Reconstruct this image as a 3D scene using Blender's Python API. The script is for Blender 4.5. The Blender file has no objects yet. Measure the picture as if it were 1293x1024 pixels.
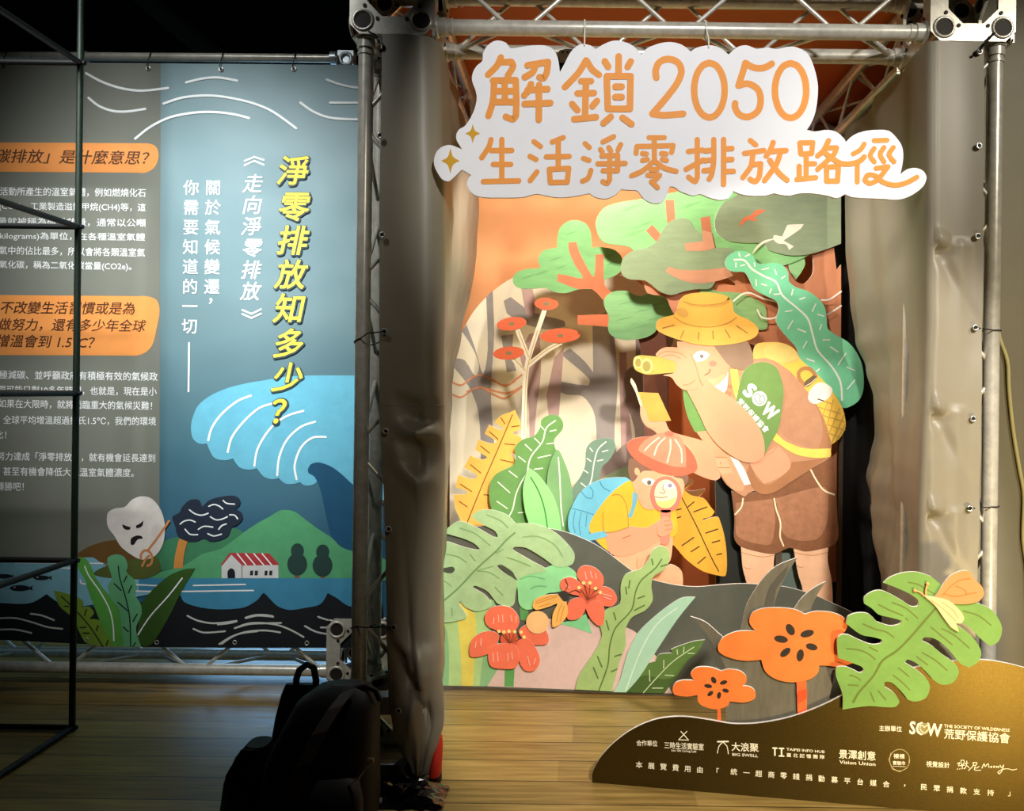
import bpy, bmesh, math, random
from mathutils import Vector, Matrix
random.seed(5)
SC = bpy.context.scene
COL = SC.collection
# ---------------------------------------------------------------- camera
F, CX, CY, CAMH, ROLL = 1000.0, 730.0, 495.0, 1.38, math.radians(0.7)
W, H = 1293.0, 1024.0
cam_data = bpy.data.cameras.new('camera')
cam = bpy.data.objects.new('camera', cam_data)
COL.objects.link(cam)
cam_data.sensor_fit = 'HORIZONTAL'
cam_data.sensor_width = 36.0
cam_data.lens = 36.0 * F / W
cam_data.shift_x = (W / 2 - CX) / W
cam_data.shift_y = (CY - H / 2) / W
cam_data.clip_start = 0.05
cam.matrix_world = Matrix.Translation((0, 0, CAMH)) @ Matrix.Rotation(math.pi / 2, 4, 'X') @ Matrix.Rotation(ROLL, 4, 'Z')
SC.camera = cam
# ---------------------------------------------------------------- world, lights, exposure
SC.view_settings.view_transform = 'Standard'
SC.view_settings.look = 'None'
SC.view_settings.gamma = 1.0
SC.view_settings.use_curve_mapping = False
SC.view_settings.exposure = 0.0
world = bpy.data.worlds.new('dark_hall')
SC.world = world
world.use_nodes = True
world.node_tree.nodes['Background'].inputs[0].default_value = (0.8, 0.9, 1.0, 1)
world.node_tree.nodes['Background'].inputs[1].default_value = 0.012


def light(name, kind, loc, target, power, color, size=0.2, spot=None, blend=0.4, size_y=None):
    d = bpy.data.lights.new(name, kind)
    d.energy = power
    d.color = color
    if kind == 'AREA':
        d.size = size
        if size_y:
            d.shape = 'RECTANGLE'
            d.size_y = size_y
    else:
        d.shadow_soft_size = size
    if kind == 'SPOT':
        d.spot_size = math.radians(spot)
        d.spot_blend = blend
    o = bpy.data.objects.new(name, d)
    COL.objects.link(o)
    o.location = loc
    o.rotation_euler = (Vector(target) - Vector(loc)).to_track_quat('-Z', 'Y').to_euler()
    return o


# ceiling track spots in the hall, in front of the booth, then two added fills
light('track_spot_front', 'SPOT', (1.3, -0.9, 3.35), (0.61, 3.1, 0.68), 1080, (1.0, 0.94, 0.87), 0.12, 28.5, 0.2)
light('track_spot_sign', 'SPOT', (0.6, 0.2, 3.3), (0.38, 2.73, 2.34), 265, (1.0, 0.985, 0.97), 0.10, 38.5, 0.16)
light('side_fill_right', 'SPOT', (2.6, 0.4, 3.3), (1.8, 3.0, 1.75), 225, (1.0, 0.93, 0.80), 0.12, 54, 0.5)  # fill added to brighten the right wrap and partition, no known fixture
light('post_fill_left', 'SPOT', (1.0, -0.9, 3.3), (-0.77, 2.83, 1.45), 75, (1.0, 0.90, 0.74), 0.08, 26, 0.8)  # weak fill added to lift the left post, no known fixture
# the lamp on the front truss beam, aimed into the booth, and an added fill
light('booth_lamp', 'SPOT', (-0.05, 3.15, 2.52), (0.25, 4.1, 1.25), 72, (1.0, 0.94, 0.87), 0.05, 150, 0.5)
light('booth_fill_right', 'SPOT', (0.72, 3.12, 2.55), (1.25, 3.6, 1.5), 20, (1.0, 0.94, 0.86), 0.05, 90, 0.7)  # unseen fill added to brighten the right inner side of the booth
# floor spot in front of the hill sign, right
light('floor_spot', 'SPOT', (1.63, 1.10, 0.13), (1.40, 2.7, 0.6), 118, (1.0, 0.76, 0.36), 0.10, 80, 0.8)
# soft wash over the left banner and the cool daylight panel behind it
wash = light('banner_wash', 'AREA', (-2.0, 1.3, 3.9), (-1.65, 3.63, 1.75), 20, (0.95, 0.98, 1.0), 1.0, size_y=0.5)
wash.data.spread = math.radians(40)
light('blue_back_light', 'AREA', (-2.0, 6.1, 0.9), (-1.7, 3.6, 0.1), 26, (0.30, 0.62, 1.0), 1.6, size_y=0.8)

# ---------------------------------------------------------------- geometry helpers


def ray(px, py):
    u, v = px - CX, py - CY
    c, s = math.cos(ROLL), math.sin(ROLL)
    uu = u * c + v * s
    vv = -u * s + v * c
    return Vector((uu / F, 1.0, -vv / F))


CAMP = Vector((0, 0, CAMH))


def at(px, py, y):
    return CAMP + ray(px, py) * y


class Plane:
    def __init__(s, o, u, v=(0, 0, 1)):
        s.o = Vector(o)
        s.u = Vector(u).normalized()
        s.v = Vector(v).normalized()
        s.n = s.u.cross(s.v)

    def hit(s, px, py, w=0.0):
        r = ray(px, py)
        o = s.o + s.n * w
        t = (o - CAMP).dot(s.n) / r.dot(s.n)
        p = CAMP + r * t - o
        return Vector((p.dot(s.u), p.dot(s.v)))

    def pt(s, uv, w=0.0):
        return s.o + s.u * uv[0] + s.v * uv[1] + s.n * w

    def scale(s, px, py):
        return (s.hit(px + 1, py) - s.hit(px, py)).length


def YP(y):
    return Plane((0, y, 0), (1, 0, 0))


def rgb(h):
    h = h.lstrip('#')
    return tuple(((c / 12.92) if c <= 0.04045 else ((c + 0.055) / 1.055) ** 2.4) for c in (int(h[i:i + 2], 16) / 255 for i in (0, 2, 4)))


MATS = {}


def mat(h, rough=0.62, metal=0.0, mottle=0.10, scale=14.0, spec=0.35, name=None, bump=0.0, stretch=None, trans=0.0):
    key = (h, rough, metal, mottle, scale, spec, bump, stretch, trans)
    if key in MATS:
        return MATS[key]
    m = bpy.data.materials.new(name or ('paint_' + h.lstrip('#')))
    m.use_nodes = True
    nt = m.node_tree
    b = nt.nodes['Principled BSDF']
    b.inputs['Roughness'].default_value = rough
    b.inputs['Metallic'].default_value = metal
    b.inputs['Specular IOR Level'].default_value = spec
    col = rgb(h)
    tc = nt.nodes.new('ShaderNodeTexCoord')
    mp = nt.nodes.new('ShaderNodeMapping')
    nt.links.new(tc.outputs['Object'], mp.inputs['Vector'])
    if stretch:
        mp.inputs['Scale'].default_value = stretch
    nz = nt.nodes.new('ShaderNodeTexNoise')
    nz.inputs['Scale'].default_value = scale
    nz.inputs['Detail'].default_value = 4
    nz.inputs['Roughness'].default_value = 0.65
    nt.links.new(mp.outputs[0], nz.inputs['Vector'])
    rp = nt.nodes.new('ShaderNodeValToRGB')
    k = mottle
    rp.color_ramp.elements[0].position = 0.3
    rp.color_ramp.elements[1].position = 0.72
    rp.color_ramp.elements[0].color = tuple(c * (1 - k) for c in col) + (1,)
    rp.color_ramp.elements[1].color = tuple(min(1, c * (1 + k * 0.6)) for c in col) + (1,)
    nt.links.new(nz.outputs['Fac'], rp.inputs['Fac'])
    nt.links.new(rp.outputs['Color'], b.inputs['Base Color'])
    if bump:
        bp = nt.nodes.new('ShaderNodeBump')
        bp.inputs['Strength'].default_value = bump
        bp.inputs['Distance'].default_value = 0.01
        nt.links.new(nz.outputs['Fac'], bp.inputs['Height'])
        nt.links.new(bp.outputs[0], b.inputs['Normal'])
    if trans:
        b.inputs['Transmission Weight'].default_value = trans
    MATS[key] = m
    return m


EDGE = mat('#efeae0', 0.7, mottle=0.03, name='foam_edge')
BACK = EDGE
STEEL = mat('#cfcabb', 0.28, 0.35, 0.22, 30.0, 0.5, 'brushed_aluminium')
STEEL_D = mat('#6f6a60', 0.45, 0.7, 0.3, 30.0, 0.5, 'dull_aluminium')
DARK = mat('#0b0b0c', 0.6, name='black_plastic')


def P(R, s):
    """'x,y x,yc ...' in the pixels of a zoomed view R = (x0, y0, scale) -> photo pixels; c marks a sharp corner"""
    x0, y0, k = R
    out = []
    for t in s.split():
        c = t.endswith('c')
        x, y = t.rstrip('c').split(',')
        out.append((x0 + float(x) / k, y0 + float(y) / k, c))
    return out


def smooth(pts, closed, n=4):
    """Catmull-Rom through 2-D points with corner flags"""
    N = len(pts)
    if N < 3 or n <= 1:
        return [(p[0], p[1]) for p in pts]
    out = []
    rng = range(N if closed else N - 1)
    for i in rng:
        p1, p2 = pts[i], pts[(i + 1) % N]
        p0 = pts[(i - 1) % N] if (closed or i > 0) else p1
        p3 = pts[(i + 2) % N] if (closed or i + 2 < N) else p2
        c1 = len(p1) > 2 and p1[2]
        c2 = len(p2) > 2 and p2[2]
        if c1:
            p0 = p1
        if c2:
            p3 = p2
        d = math.hypot(p2[0] - p1[0], p2[1] - p1[1])

        def tang(a, b, e, dd):
            da = math.hypot(b[0] - a[0], b[1] - a[1]) or 1e-9
            db = math.hypot(e[0] - b[0], e[1] - b[1]) or 1e-9
            l = min(1.0, 2 * dd / (da + db))
            return ((e[0] - a[0]) * 0.5 * l, (e[1] - a[1]) * 0.5 * l)
        t1 = tang(p0, p1, p2, d)
        t2 = tang(p1, p2, p3, d)
        for j in range(n):
            t = j / n
            h00 = 2 * t ** 3 - 3 * t ** 2 + 1
            h10 = t ** 3 - 2 * t ** 2 + t
            h01 = -2 * t ** 3 + 3 * t ** 2
            h11 = t ** 3 - t ** 2
            out.append((h00 * p1[0] + h10 * t1[0] + h01 * p2[0] + h11 * t2[0], h00 * p1[1] + h10 * t1[1] + h01 * p2[1] + h11 * t2[1]))
    if not closed:
        out.append((pts[-1][0], pts[-1][1]))
    return out


def ell(R, cx, cy, rx, ry, rot=0, n=28):
    x0, y0, k = R
    a = math.radians(rot)
    o = []
    for i in range(n):
        t = 2 * math.pi * i / n
        x, y = rx * math.cos(t), ry * math.sin(t)
        o.append((x0 + (cx + x * math.cos(a) - y * math.sin(a)) / k, y0 + (cy + x * math.sin(a) + y * math.cos(a)) / k))
    return o


def area2(uv):
    return sum(uv[i][0] * uv[(i + 1) % len(uv)][1] - uv[(i + 1) % len(uv)][0] * uv[i][1] for i in range(len(uv)))


class MB:
    """collects verts and faces (world space) of ONE mesh object"""

    def __init__(s):
        s.v, s.f, s.mi, s.sm, s.n = [], [], [], [], 0

    def add(s, verts, faces, mi=0, sm=False):
        o = len(s.v)
        s.v += [Vector(v) for v in verts]
        for f in faces:
            s.f.append([i + o for i in f])
            s.mi.append(mi)
            s.sm.append(sm)

    def box(s, c, d, mi=0, rot=None):
        c = Vector(c)
        vs = []
        for x in (-1, 1):
            for y in (-1, 1):
                for z in (-1, 1):
                    p = Vector((x * d[0] / 2, y * d[1] / 2, z * d[2] / 2))
                    if rot:
                        p = rot @ p
                    vs.append(c + p)
        s.add(vs, [(0, 1, 3, 2), (4, 6, 7, 5), (0, 4, 5, 1), (2, 3, 7, 6), (0, 2, 6, 4), (1, 5, 7, 3)], mi)

    def tube(s, pts, r, n=12, mi=0, caps=True):
        pts = [Vector(p) for p in pts]
        vs, fs = [], []
        ref = None
        for i, p in enumerate(pts):
            a = pts[max(0, i - 1)]
            b = pts[min(len(pts) - 1, i + 1)]
            d = (b - a).normalized()
            if ref is None:
                ref = d.orthogonal().normalized()
            ref = (ref - d * ref.dot(d)).normalized()
            q = d.cross(ref)
            rr = r[i] if isinstance(r, (list, tuple)) else r
            for k in range(n):
                t = 2 * math.pi * k / n
                vs.append(p + ref * rr * math.cos(t) + q * rr * math.sin(t))
        for i in range(len(pts) - 1):
            for k in range(n):
                k2 = (k + 1) % n
                fs.append((i * n + k, i * n + k2, (i + 1) * n + k2, (i + 1) * n + k))
        s.add(vs, fs, mi, True)
        if caps:
            s.add(vs[:n], [tuple(range(n))[::-1]], mi)
            s.add(vs[-n:], [tuple(range(n))], mi)

    def ring(s, c, axis, R, r, n=20, m=8, mi=0):
        c = Vector(c)
        ax = Vector(axis).normalized()
        a = ax.orthogonal().normalized()
        b = ax.cross(a)
        vs, fs = [], []
        for i in range(n):
            t = 2 * math.pi * i / n
            d = a * math.cos(t) + b * math.sin(t)
            for j in range(m):
                u = 2 * math.pi * j / m
                vs.append(c + d * (R + r * math.cos(u)) + ax * r * math.sin(u))
        for i in range(n):
            for j in range(m):
                fs.append((i * m + j, ((i + 1) % n) * m + j, ((i + 1) % n) * m + (j + 1) % m, i * m + (j + 1) % m))
        s.add(vs, fs, mi, True)

    def sphere(s, c, r, n=12, mi=0, sq=(1, 1, 1)):
        c = Vector(c)
        vs, fs = [], []
        m = n // 2
        for i in range(m + 1):
            a = math.pi * i / m
            for j in range(n):
                b = 2 * math.pi * j / n
                vs.append(c + Vector((r * sq[0] * math.sin(a) * math.cos(b), r * sq[1] * math.sin(a) * math.sin(b), r * sq[2] * math.cos(a))))
        for i in range(m):
            for j in range(n):
                fs.append((i * n + j, (i + 1) * n + j, (i + 1) * n + (j + 1) % n, i * n + (j + 1) % n))
        s.add(vs, fs, mi, True)

    def poly(s, pl, uv, w, mi=0, thick=0.0, side=1):
        if area2(uv) < 0:
            uv = uv[::-1]
        n = len(uv)
        s.add([pl.pt(p, w) for p in uv], [tuple(range(n))], mi)
        if thick:
            a = [pl.pt(p, w) for p in uv]
            b = [pl.pt(p, w - thick) for p in uv]
            s.add(b, [tuple(range(n))[::-1]], side)
            s.add(a + b, [(i, i + n, (i + 1) % n + n, (i + 1) % n) for i in range(n)], side)

    def lift(s):
        """a hair of extra height for each overlapping piece of print, so no two faces coincide"""
        s.n += 1
        return (s.n % 32) * 1.5e-5

    def stroke(s, pl, uv, wid, w, mi=0, cap=True):
        """flat ribbon with round ends through uv; wid may be a list"""
        uv = [Vector(p[:2]) for p in uv]
        wl = list(wid) if isinstance(wid, (list, tuple)) else [wid] * len(uv)
        keep = [0] + [i for i in range(1, len(uv)) if (uv[i] - uv[i - 1]).length > 1e-6]
        uv, wl = [uv[i] for i in keep], [wl[i] for i in keep]
        n = len(uv)
        if n < 2:
            return
        dirs = [(uv[i + 1] - uv[i]).normalized() for i in range(n - 1)]
        cuts = [0] + [i for i in range(1, n - 1) if dirs[i - 1].angle(dirs[i]) > 0.6] + [n - 1]
        for a, b in zip(cuts, cuts[1:]):
            vs, l = [], s.lift()
            for i in range(a, b + 1):
                d = dirs[i] if i == a else dirs[i - 1] if i == b else (dirs[i - 1] + dirs[i]).normalized()
                q = Vector((-d.y, d.x)) * wl[i] / 2
                vs += [pl.pt(uv[i] - q, w + l), pl.pt(uv[i] + q, w + l)]
            s.add(vs, [(2 * i, 2 * i + 2, 2 * i + 3, 2 * i + 1) for i in range(b - a)], mi)
        for i in (cuts if cap else cuts[1:-1]):
            r, k, l = wl[i] / 2, 14, s.lift()
            s.add([pl.pt((uv[i].x + r * math.cos(2 * math.pi * j / k), uv[i].y + r * math.sin(2 * math.pi * j / k)), w + l) for j in range(k)], [tuple(range(k))], mi)

    def obj(s, name, mats, origin=(0, 0, 0), parent=None):
        me = bpy.data.meshes.new(name)
        O = Vector(origin)
        me.from_pydata([v - O for v in s.v], [], s.f)
        for m in (mats if isinstance(mats, (list, tuple)) else [mats]):
            me.materials.append(m)
        me.polygons.foreach_set('material_index', s.mi)
        me.polygons.foreach_set('use_smooth', s.sm)
        me.update()
        o = bpy.data.objects.new(name, me)
        COL.objects.link(o)
        if parent is not None:
            o.parent = parent
        else:
            o.location = O
        return o


def tag(o, label, cat, group=None, kind=None):
    if label:
        o['label'] = label
    if cat:
        o['category'] = cat
    if group:
        o['group'] = group
    if kind:
        o['kind'] = kind
    return o


_G = {}


def glyphs(body, bold=0.0):
    key = (body, bold)
    if key in _G:
        return _G[key]
    c = bpy.data.curves.new('type', 'FONT')
    c.body = body
    c.resolution_u = 2 if len(body) > 1 else 3
    o = bpy.data.objects.new('type', c)
    COL.objects.link(o)
    dg = bpy.context.evaluated_depsgraph_get()
    m = bpy.data.meshes.new_from_object(o.evaluated_get(dg))
    vs, fs, ls = [], [], []
    dirs = [(0, 0)]
    if bold:
        q = 6 if bold < 0.015 else 10
        dirs += [(bold * math.cos(2 * math.pi * i / q), bold * math.sin(2 * math.pi * i / q)) for i in range(q)]
    for t, (dx, dy) in enumerate(dirs):
        o0 = len(vs)
        vs += [(v.co.x + dx, v.co.y + dy, t * 2e-5) for v in m.vertices]
        fs += [tuple(i + o0 for i in p.vertices) for p in m.polygons]
    g = (vs, fs)
    bpy.data.objects.remove(o)
    bpy.data.curves.remove(c)
    bpy.data.meshes.remove(m)
    _G[key] = g
    return g


class Thing:
    """an Empty at the thing's base that parents its parts; flat artwork lies in plane s.pl"""

    def __init__(s, name, label, cat, origin, pl=None, group=None):
        s.o = bpy.data.objects.new(name, None)
        s.o.empty_display_size = 0.1
        COL.objects.link(s.o)
        s.O = Vector(origin)
        s.o.location = s.O
        s.pl = pl
        tag(s.o, label, cat, group)
        s.w = 0.0

    def part(s, name, mb, mats, parent=None, label=None):
        o = mb.obj(name, mats, s.O, parent or s.o)
        if label:
            o['label'] = label
        return o

    def uv(s, pts, w, closed, n):
        return [s.pl.hit(p[0], p[1], w) for p in smooth(pts, closed, n)]

    def board(s, name, pts, h, w=0.0, thick=0.01, n=4, parent=None, label=None, edge=None, **kw):
        mb = MB()
        mb.poly(s.pl, s.uv(pts, w, True, n), w, 0, thick)
        return s.part(name, mb, [h if not isinstance(h, str) else mat(h, **kw), edge or EDGE], parent, label)

    def prints(s, name, polys, h, w, n=4, parent=None, label=None, join=False, **kw):
        """flat printed shapes, each a part of its own unless joined"""
        if not join and len(polys) > 1:
            return [s.prints(name, [p], h, w + 2e-5 * i, n, parent, label, True, **kw) for i, p in enumerate(polys)][0]
        mb = MB()
        for pts in polys:
            mb.poly(s.pl, s.uv(pts, w, True, n), w + mb.lift())
        return s.part(name, mb, [h if not isinstance(h, str) else mat(h, **kw)], parent, label)

    def lines(s, name, strokes, h, w, px, n=4, parent=None, label=None, **kw):
        mb = MB()
        for st in strokes:
            k = s.pl.scale(st[0][0], st[0][1])
            q = s.uv(st, w, False, n)
            if isinstance(px, (tuple, list)):
                wd = [(px[0] + (px[1] - px[0]) * i / max(1, len(q) - 1)) * k for i in range(len(q))]
            else:
                wd = px * k
            mb.stroke(s.pl, q, wd, w)
        return s.part(name, mb, [h if not isinstance(h, str) else mat(h, **kw)], parent, label)

    def text(s, name, items, h, w, bold=0.0, parent=None, label=None, **kw):
        """items: (body, xl, yl, xr, yr, height_px or None, shear) - the ink box's left and right middle points in photo pixels"""
        for it in items:
            mb = MB()
            body, xl, yl, xr, yr = it[:5]
            hp = it[5] if len(it) > 5 else None
            sh = it[6] if len(it) > 6 else 0.0
            vs, fs = glyphs(body, bold)
            x0, x1 = min(v[0] for v in vs), max(v[0] for v in vs)
            y0, y1 = min(v[1] for v in vs), max(v[1] for v in vs)
            A, B = s.pl.hit(xl, yl, w), s.pl.hit(xr, yr, w)
            d = B - A
            L = d.length
            d.normalize()
            q = Vector((-d.y, d.x))
            kx = L / (x1 - x0)
            ky = kx if not hp else hp * s.pl.scale(xl, yl) / (y1 - y0)
            ym = (y0 + y1) / 2
            out = []
            for x, y, lz in vs:
                yy = (y - ym) * ky
                xx = (x - x0) * kx + sh * yy
                out.append(s.pl.pt(A + d * xx + q * yy, w + lz))
            mb.add(out, fs)
            s.part(name, mb, [h if not isinstance(h, str) else mat(h, **kw)], parent, label)

    def chars(s, name, items, h, w, bold=0.0, parent=None, shear=0.0, label=None, ang=0.0, **kw):
        """items: (char, cx, cy, em_px)"""
        mb = MB()
        for ch, cx, cy, em in items:
            vs, fs = glyphs(ch, bold)
            c = s.pl.hit(cx, cy, w)
            k = s.pl.scale(cx, cy) * em
            cjk = ord(ch) > 0x2000
            xm, ym = (0.5, 0.36) if cjk and ch not in '，。' else ((min(v[0] for v in vs) + max(v[0] for v in vs)) / 2, (min(v[1] for v in vs) + max(v[1] for v in vs)) / 2)
            ca, sa = math.cos(ang), math.sin(ang)
            out = []
            for x, y, lz in vs:
                yy = (y - ym)
                xx = (x - xm) + shear * yy
                out.append(s.pl.pt((c[0] + k * (xx * ca - yy * sa), c[1] + k * (xx * sa + yy * ca)), w + lz))
            mb.add(out, fs)
        return s.part(name, mb, [h if not isinstance(h, str) else mat(h, **kw)], parent, label)


def struct(name, mb, m):
    o = mb.obj(name, m)
    o['kind'] = 'structure'
    return o


# zoomed views of the photograph the outlines were measured in: (x0, y0, scale)
R1, R2, R3, R4, R5 = (0, 0, 4), (300, 0, 4), (580, 30, 4), (860, 30, 4), (780, 240, 4)
R6, R7, R8, R9, R10 = (0, 240, 4), (200, 240, 4), (0, 480, 4), (180, 480, 4), (0, 680, 4)
RB, RC, RD, RE, RG = (540, 240, 4), (780, 480, 4), (540, 480, 4), (540, 640, 4), (780, 660, 4)
RK, RM, RN, RS = (1000, 680, 4.375), (740, 860, 4.618), (1000, 860, 4.413), (280, 768, 4)
RX = (0, 0, 1)
# ================================================================ the setting


def floor_material():
    m = bpy.data.materials.new('floor_planks')
    m.use_nodes = True
    nt = m.node_tree
    L = nt.links.new
    b = nt.nodes['Principled BSDF']
    tc = nt.nodes.new('ShaderNodeTexCoord')
    sp = nt.nodes.new('ShaderNodeSeparateXYZ')
    L(tc.outputs['Object'], sp.inputs[0])

    def mth(op, a, bb=None):
        n = nt.nodes.new('ShaderNodeMath')
        n.operation = op
        for i, x in enumerate((a, bb)):
            if x is None:
                continue
            if isinstance(x, (int, float)):
                n.inputs[i].default_value = x
            else:
                L(x, n.inputs[i])
        return n.outputs[0]
    row = mth('DIVIDE', mth('ADD', sp.outputs['Y'], 0.005), 0.156)
    ri = mth('FLOOR', row)
    fr = mth('FRACT', row)
    wn = nt.nodes.new('ShaderNodeTexWhiteNoise')
    wn.noise_dimensions = '1D'
    L(ri, wn.inputs['W'])
    xo = mth('DIVIDE', mth('ADD', sp.outputs['X'], mth('MULTIPLY', wn.outputs['Value'], 2.4)), 2.4)
    fx = mth('FRACT', xo)
    wn2 = nt.nodes.new('ShaderNodeTexWhiteNoise')
    wn2.noise_dimensions = '2D'
    cv = nt.nodes.new('ShaderNodeCombineXYZ')
    L(ri, cv.inputs[0])
    L(mth('FLOOR', xo), cv.inputs[1])
    L(cv.outputs[0], wn2.inputs['Vector'])
    mp = nt.nodes.new('ShaderNodeMapping')
    mp.inputs['Scale'].default_value = (1.2, 16, 1)
    L(tc.outputs['Object'], mp.inputs[0])
    nz = nt.nodes.new('ShaderNodeTexNoise')
    nz.inputs['Scale'].default_value = 3.0
    nz.inputs['Detail'].default_value = 7
    L(mp.outputs[0], nz.inputs['Vector'])
    v = mth('ADD', mth('MULTIPLY', nz.outputs['Fac'], 0.7), mth('MULTIPLY', wn2.outputs['Value'], 0.22))
    rp = nt.nodes.new('ShaderNodeValToRGB')
    rp.color_ramp.elements[0].position = 0.3
    rp.color_ramp.elements[0].color = rgb('#7c6230') + (1,)
    rp.color_ramp.elements[1].position = 0.8
    rp.color_ramp.elements[1].color = rgb('#c6a65e') + (1,)
    L(v, rp.inputs[0])
    gap = mth('GREATER_THAN', fr, 0.028)
    mx = nt.nodes.new('ShaderNodeMix')
    mx.data_type = 'RGBA'
    L(gap, mx.inputs['Factor'])
    mx.inputs['A'].default_value = rgb('#1a1008') + (1,)
    L(rp.outputs[0], mx.inputs['B'])
    L(mx.outputs['Result'], b.inputs['Base Color'])
    r2 = nt.nodes.new('ShaderNodeMapRange')
    L(nz.outputs['Fac'], r2.inputs['Value'])
    r2.inputs['To Min'].default_value = 0.26
    r2.inputs['To Max'].default_value = 0.5
    L(r2.outputs[0], b.inputs['Roughness'])
    bp = nt.nodes.new('ShaderNodeBump')
    bp.inputs['Strength'].default_value = 0.25
    bp.inputs['Distance'].default_value = 0.004
    L(mth('ADD', mth('MULTIPLY', gap, 1.0), mth('MULTIPLY', nz.outputs['Fac'], 0.4)), bp.inputs['Height'])
    L(bp.outputs[0], b.inputs['Normal'])
    return m


HALL = mat('#16161a', 0.85, mottle=0.25, scale=2.0, name='hall_paint')
mb = MB()
mb.box((0.5, 1.5, -0.05), (9.0, 11.0, 0.1))
struct('floor', mb, floor_material())
mb = MB()
mb.box((0.5, 1.5, 4.45), (9.0, 11.0, 0.1))
struct('ceiling', mb, HALL)
for nm, c, d in (('wall_back', (0.5, 6.95, 2.2), (9.0, 0.1, 4.4)), ('wall_front', (0.5, -3.95, 2.2), (9.0, 0.1, 4.4)),
                 ('wall_left', (-3.95, 1.5, 2.2), (0.1, 10.8, 4.4)), ('wall_right', (4.95, 1.5, 2.2), (0.1, 10.8, 4.4))):
    mb = MB()
    mb.box(c, d)
    struct(nm, mb, HALL)
# a roof brace above the left banner
mb = MB()
a, b_ = at(165, -20, 5.6), at(262, 62, 5.6)
mb.tube([a, b_ + (b_ - a) * 2.2], 0.10, 4)
struct('trim_1', mb, mat('#4a4a3c', 0.7, name='brace_paint'))

# grey partition boards behind the right column
for (x0, x1, y, h, hexc, lab) in ((1.52, 1.875, 3.30, 3.2, '#8b8674', 'olive grey partition board between the truss post and the pale yellow cable'),
                                  (1.882, 3.2, 3.34, 3.2, '#a39a90', 'paler grey partition board beyond the pale yellow cable')):
    mb = MB()
    mb.box(((x0 + x1) / 2, y + 0.02, h / 2), (x1 - x0, 0.04, h))
    o = mb.obj('partition_board', mat(hexc, 0.7, mottle=0.06, scale=5), ((x0 + x1) / 2, y + 0.02, 0))
    tag(o, lab, 'partition', 'grey partition boards')
# ================================================================ trusses
HT = 0.1025      # half the distance between chord centres
TR = 0.027       # chord radius


def lacing(mb, a, b, pitch=0.30, r=0.008, start=0):
    """zig-zag of thin tubes between two parallel chords given by their end points"""
    a0, a1 = Vector(a[0]), Vector(a[1])
    b0, b1 = Vector(b[0]), Vector(b[1])
    L = (a1 - a0).length
    n = max(2, int(round(L / pitch)))
    for i in range(n):
        t0, t1 = (i + 0.10) / n, (i + 0.90) / n
        if (i + start) % 2:
            p, q = a0.lerp(a1, t0), b0.lerp(b1, t1)
        else:
            p, q = b0.lerp(b1, t0), a0.lerp(a1, t1)
        mb.tube([p, q], r, 8)


def truss_run(th, p0, p1, e1, e2, sides=(1, 1, 1, 1), chords=(1, 1, 1, 1), r=TR, pitch=0.30):
    """box truss from p0 to p1; e1, e2: the two cross directions"""
    p0, p1, e1, e2 = Vector(p0), Vector(p1), Vector(e1) * HT, Vector(e2) * HT
    cor = [e1 + e2, e1 - e2, -e1 - e2, -e1 + e2]
    d = (p1 - p0).normalized()
    for k, c in enumerate(cor):
        if not chords[k]:
            continue
        mb = MB()
        mb.tube([p0 + c, p1 + c], r, 16)
        for q, s in ((p0, 1), (p1, -1)):   # welded collars at the ends
            mb.tube([q + c + d * s * 0.0, q + c + d * s * 0.035], r * 1.22, 16)
            mb.tube([q + c + d * s * 0.05, q + c + d * s * 0.058], r * 1.14, 16)
        th.part('chord_tube', mb, STEEL)
    for k in range(4):
        if sides[k]:
            mb = MB()
            a, b = cor[k], cor[(k + 1) % 4]
            lacing(mb, (p0 + a, p1 + a), (p0 + b, p1 + b), pitch, start=k)
            th.part('lacing', mb, STEEL)


def corner_block(th, c, s=0.30):
    """cast corner cube: six plates with octagonal openings, tube sockets and bolts"""
    c = Vector(c)
    h = s / 2
    mb, bolts = MB(), MB()
    for ax in range(3):
        for sg in (-1, 1):
            n = Vector((0, 0, 0))
            n[ax] = sg
            u = Vector((0, 0, 0))
            u[(ax + 1) % 3] = 1
            v = n.cross(u)
            o = c + n * (h - 0.012)
            N = 24
            outer, inner = [], []
            for i in range(N):
                t = 2 * math.pi * (i + 0.5) / N
                x, y = math.cos(t), math.sin(t)
                k = h / max(abs(x), abs(y))
                outer.append((x * k, y * k))
                # octagon
                a = ((t + math.pi / 8) % (math.pi / 4)) - math.pi / 8
                ro = 0.088 / math.cos(a)
                inner.append((x * ro, y * ro))
            for lv in (0.0, 0.012):
                pass
            vs = [o + n * 0.012 + u * x + v * y for x, y in outer] + [o + n * 0.012 + u * x + v * y for x, y in inner] + [o + u * x + v * y for x, y in inner]
            fs = []
            for i in range(N):
                j = (i + 1) % N
                fs.append((i, j, N + j, N + i))
                fs.append((N + i, N + j, 2 * N + j, 2 * N + i))
            mb.add(vs, fs)
            mb.add([o + n * 0.004 + u * x + v * y for x, y in ((-h, -h), (h, -h), (h, -h + .012), (-h, -h + .012))], [(0, 1, 2, 3)])
            for a in (-1, 1):
                for b in (-1, 1):
                    q = o + n * 0.013 + u * a * HT + v * b * HT
                    mb.ring(q, n, 0.034, 0.006, 18, 6)
                    bolts.tube([q - n * 0.002, q], 0.029, 16)
                    for (da, db) in ((0.045, 0.0), (0.0, 0.045)):
                        qq = o + u * a * (HT - da - 0.006) + v * b * (HT - db - 0.006)
                        bolts.tube([qq + n * 0.010, qq + n * 0.0155], 0.007, 8)
    o = th.part('corner_block', mb, STEEL)
    th.part('bolt_holes', bolts, mat('#2a2622', 0.6, 0.3, name='bolt_shadow_steel'), o)


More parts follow.
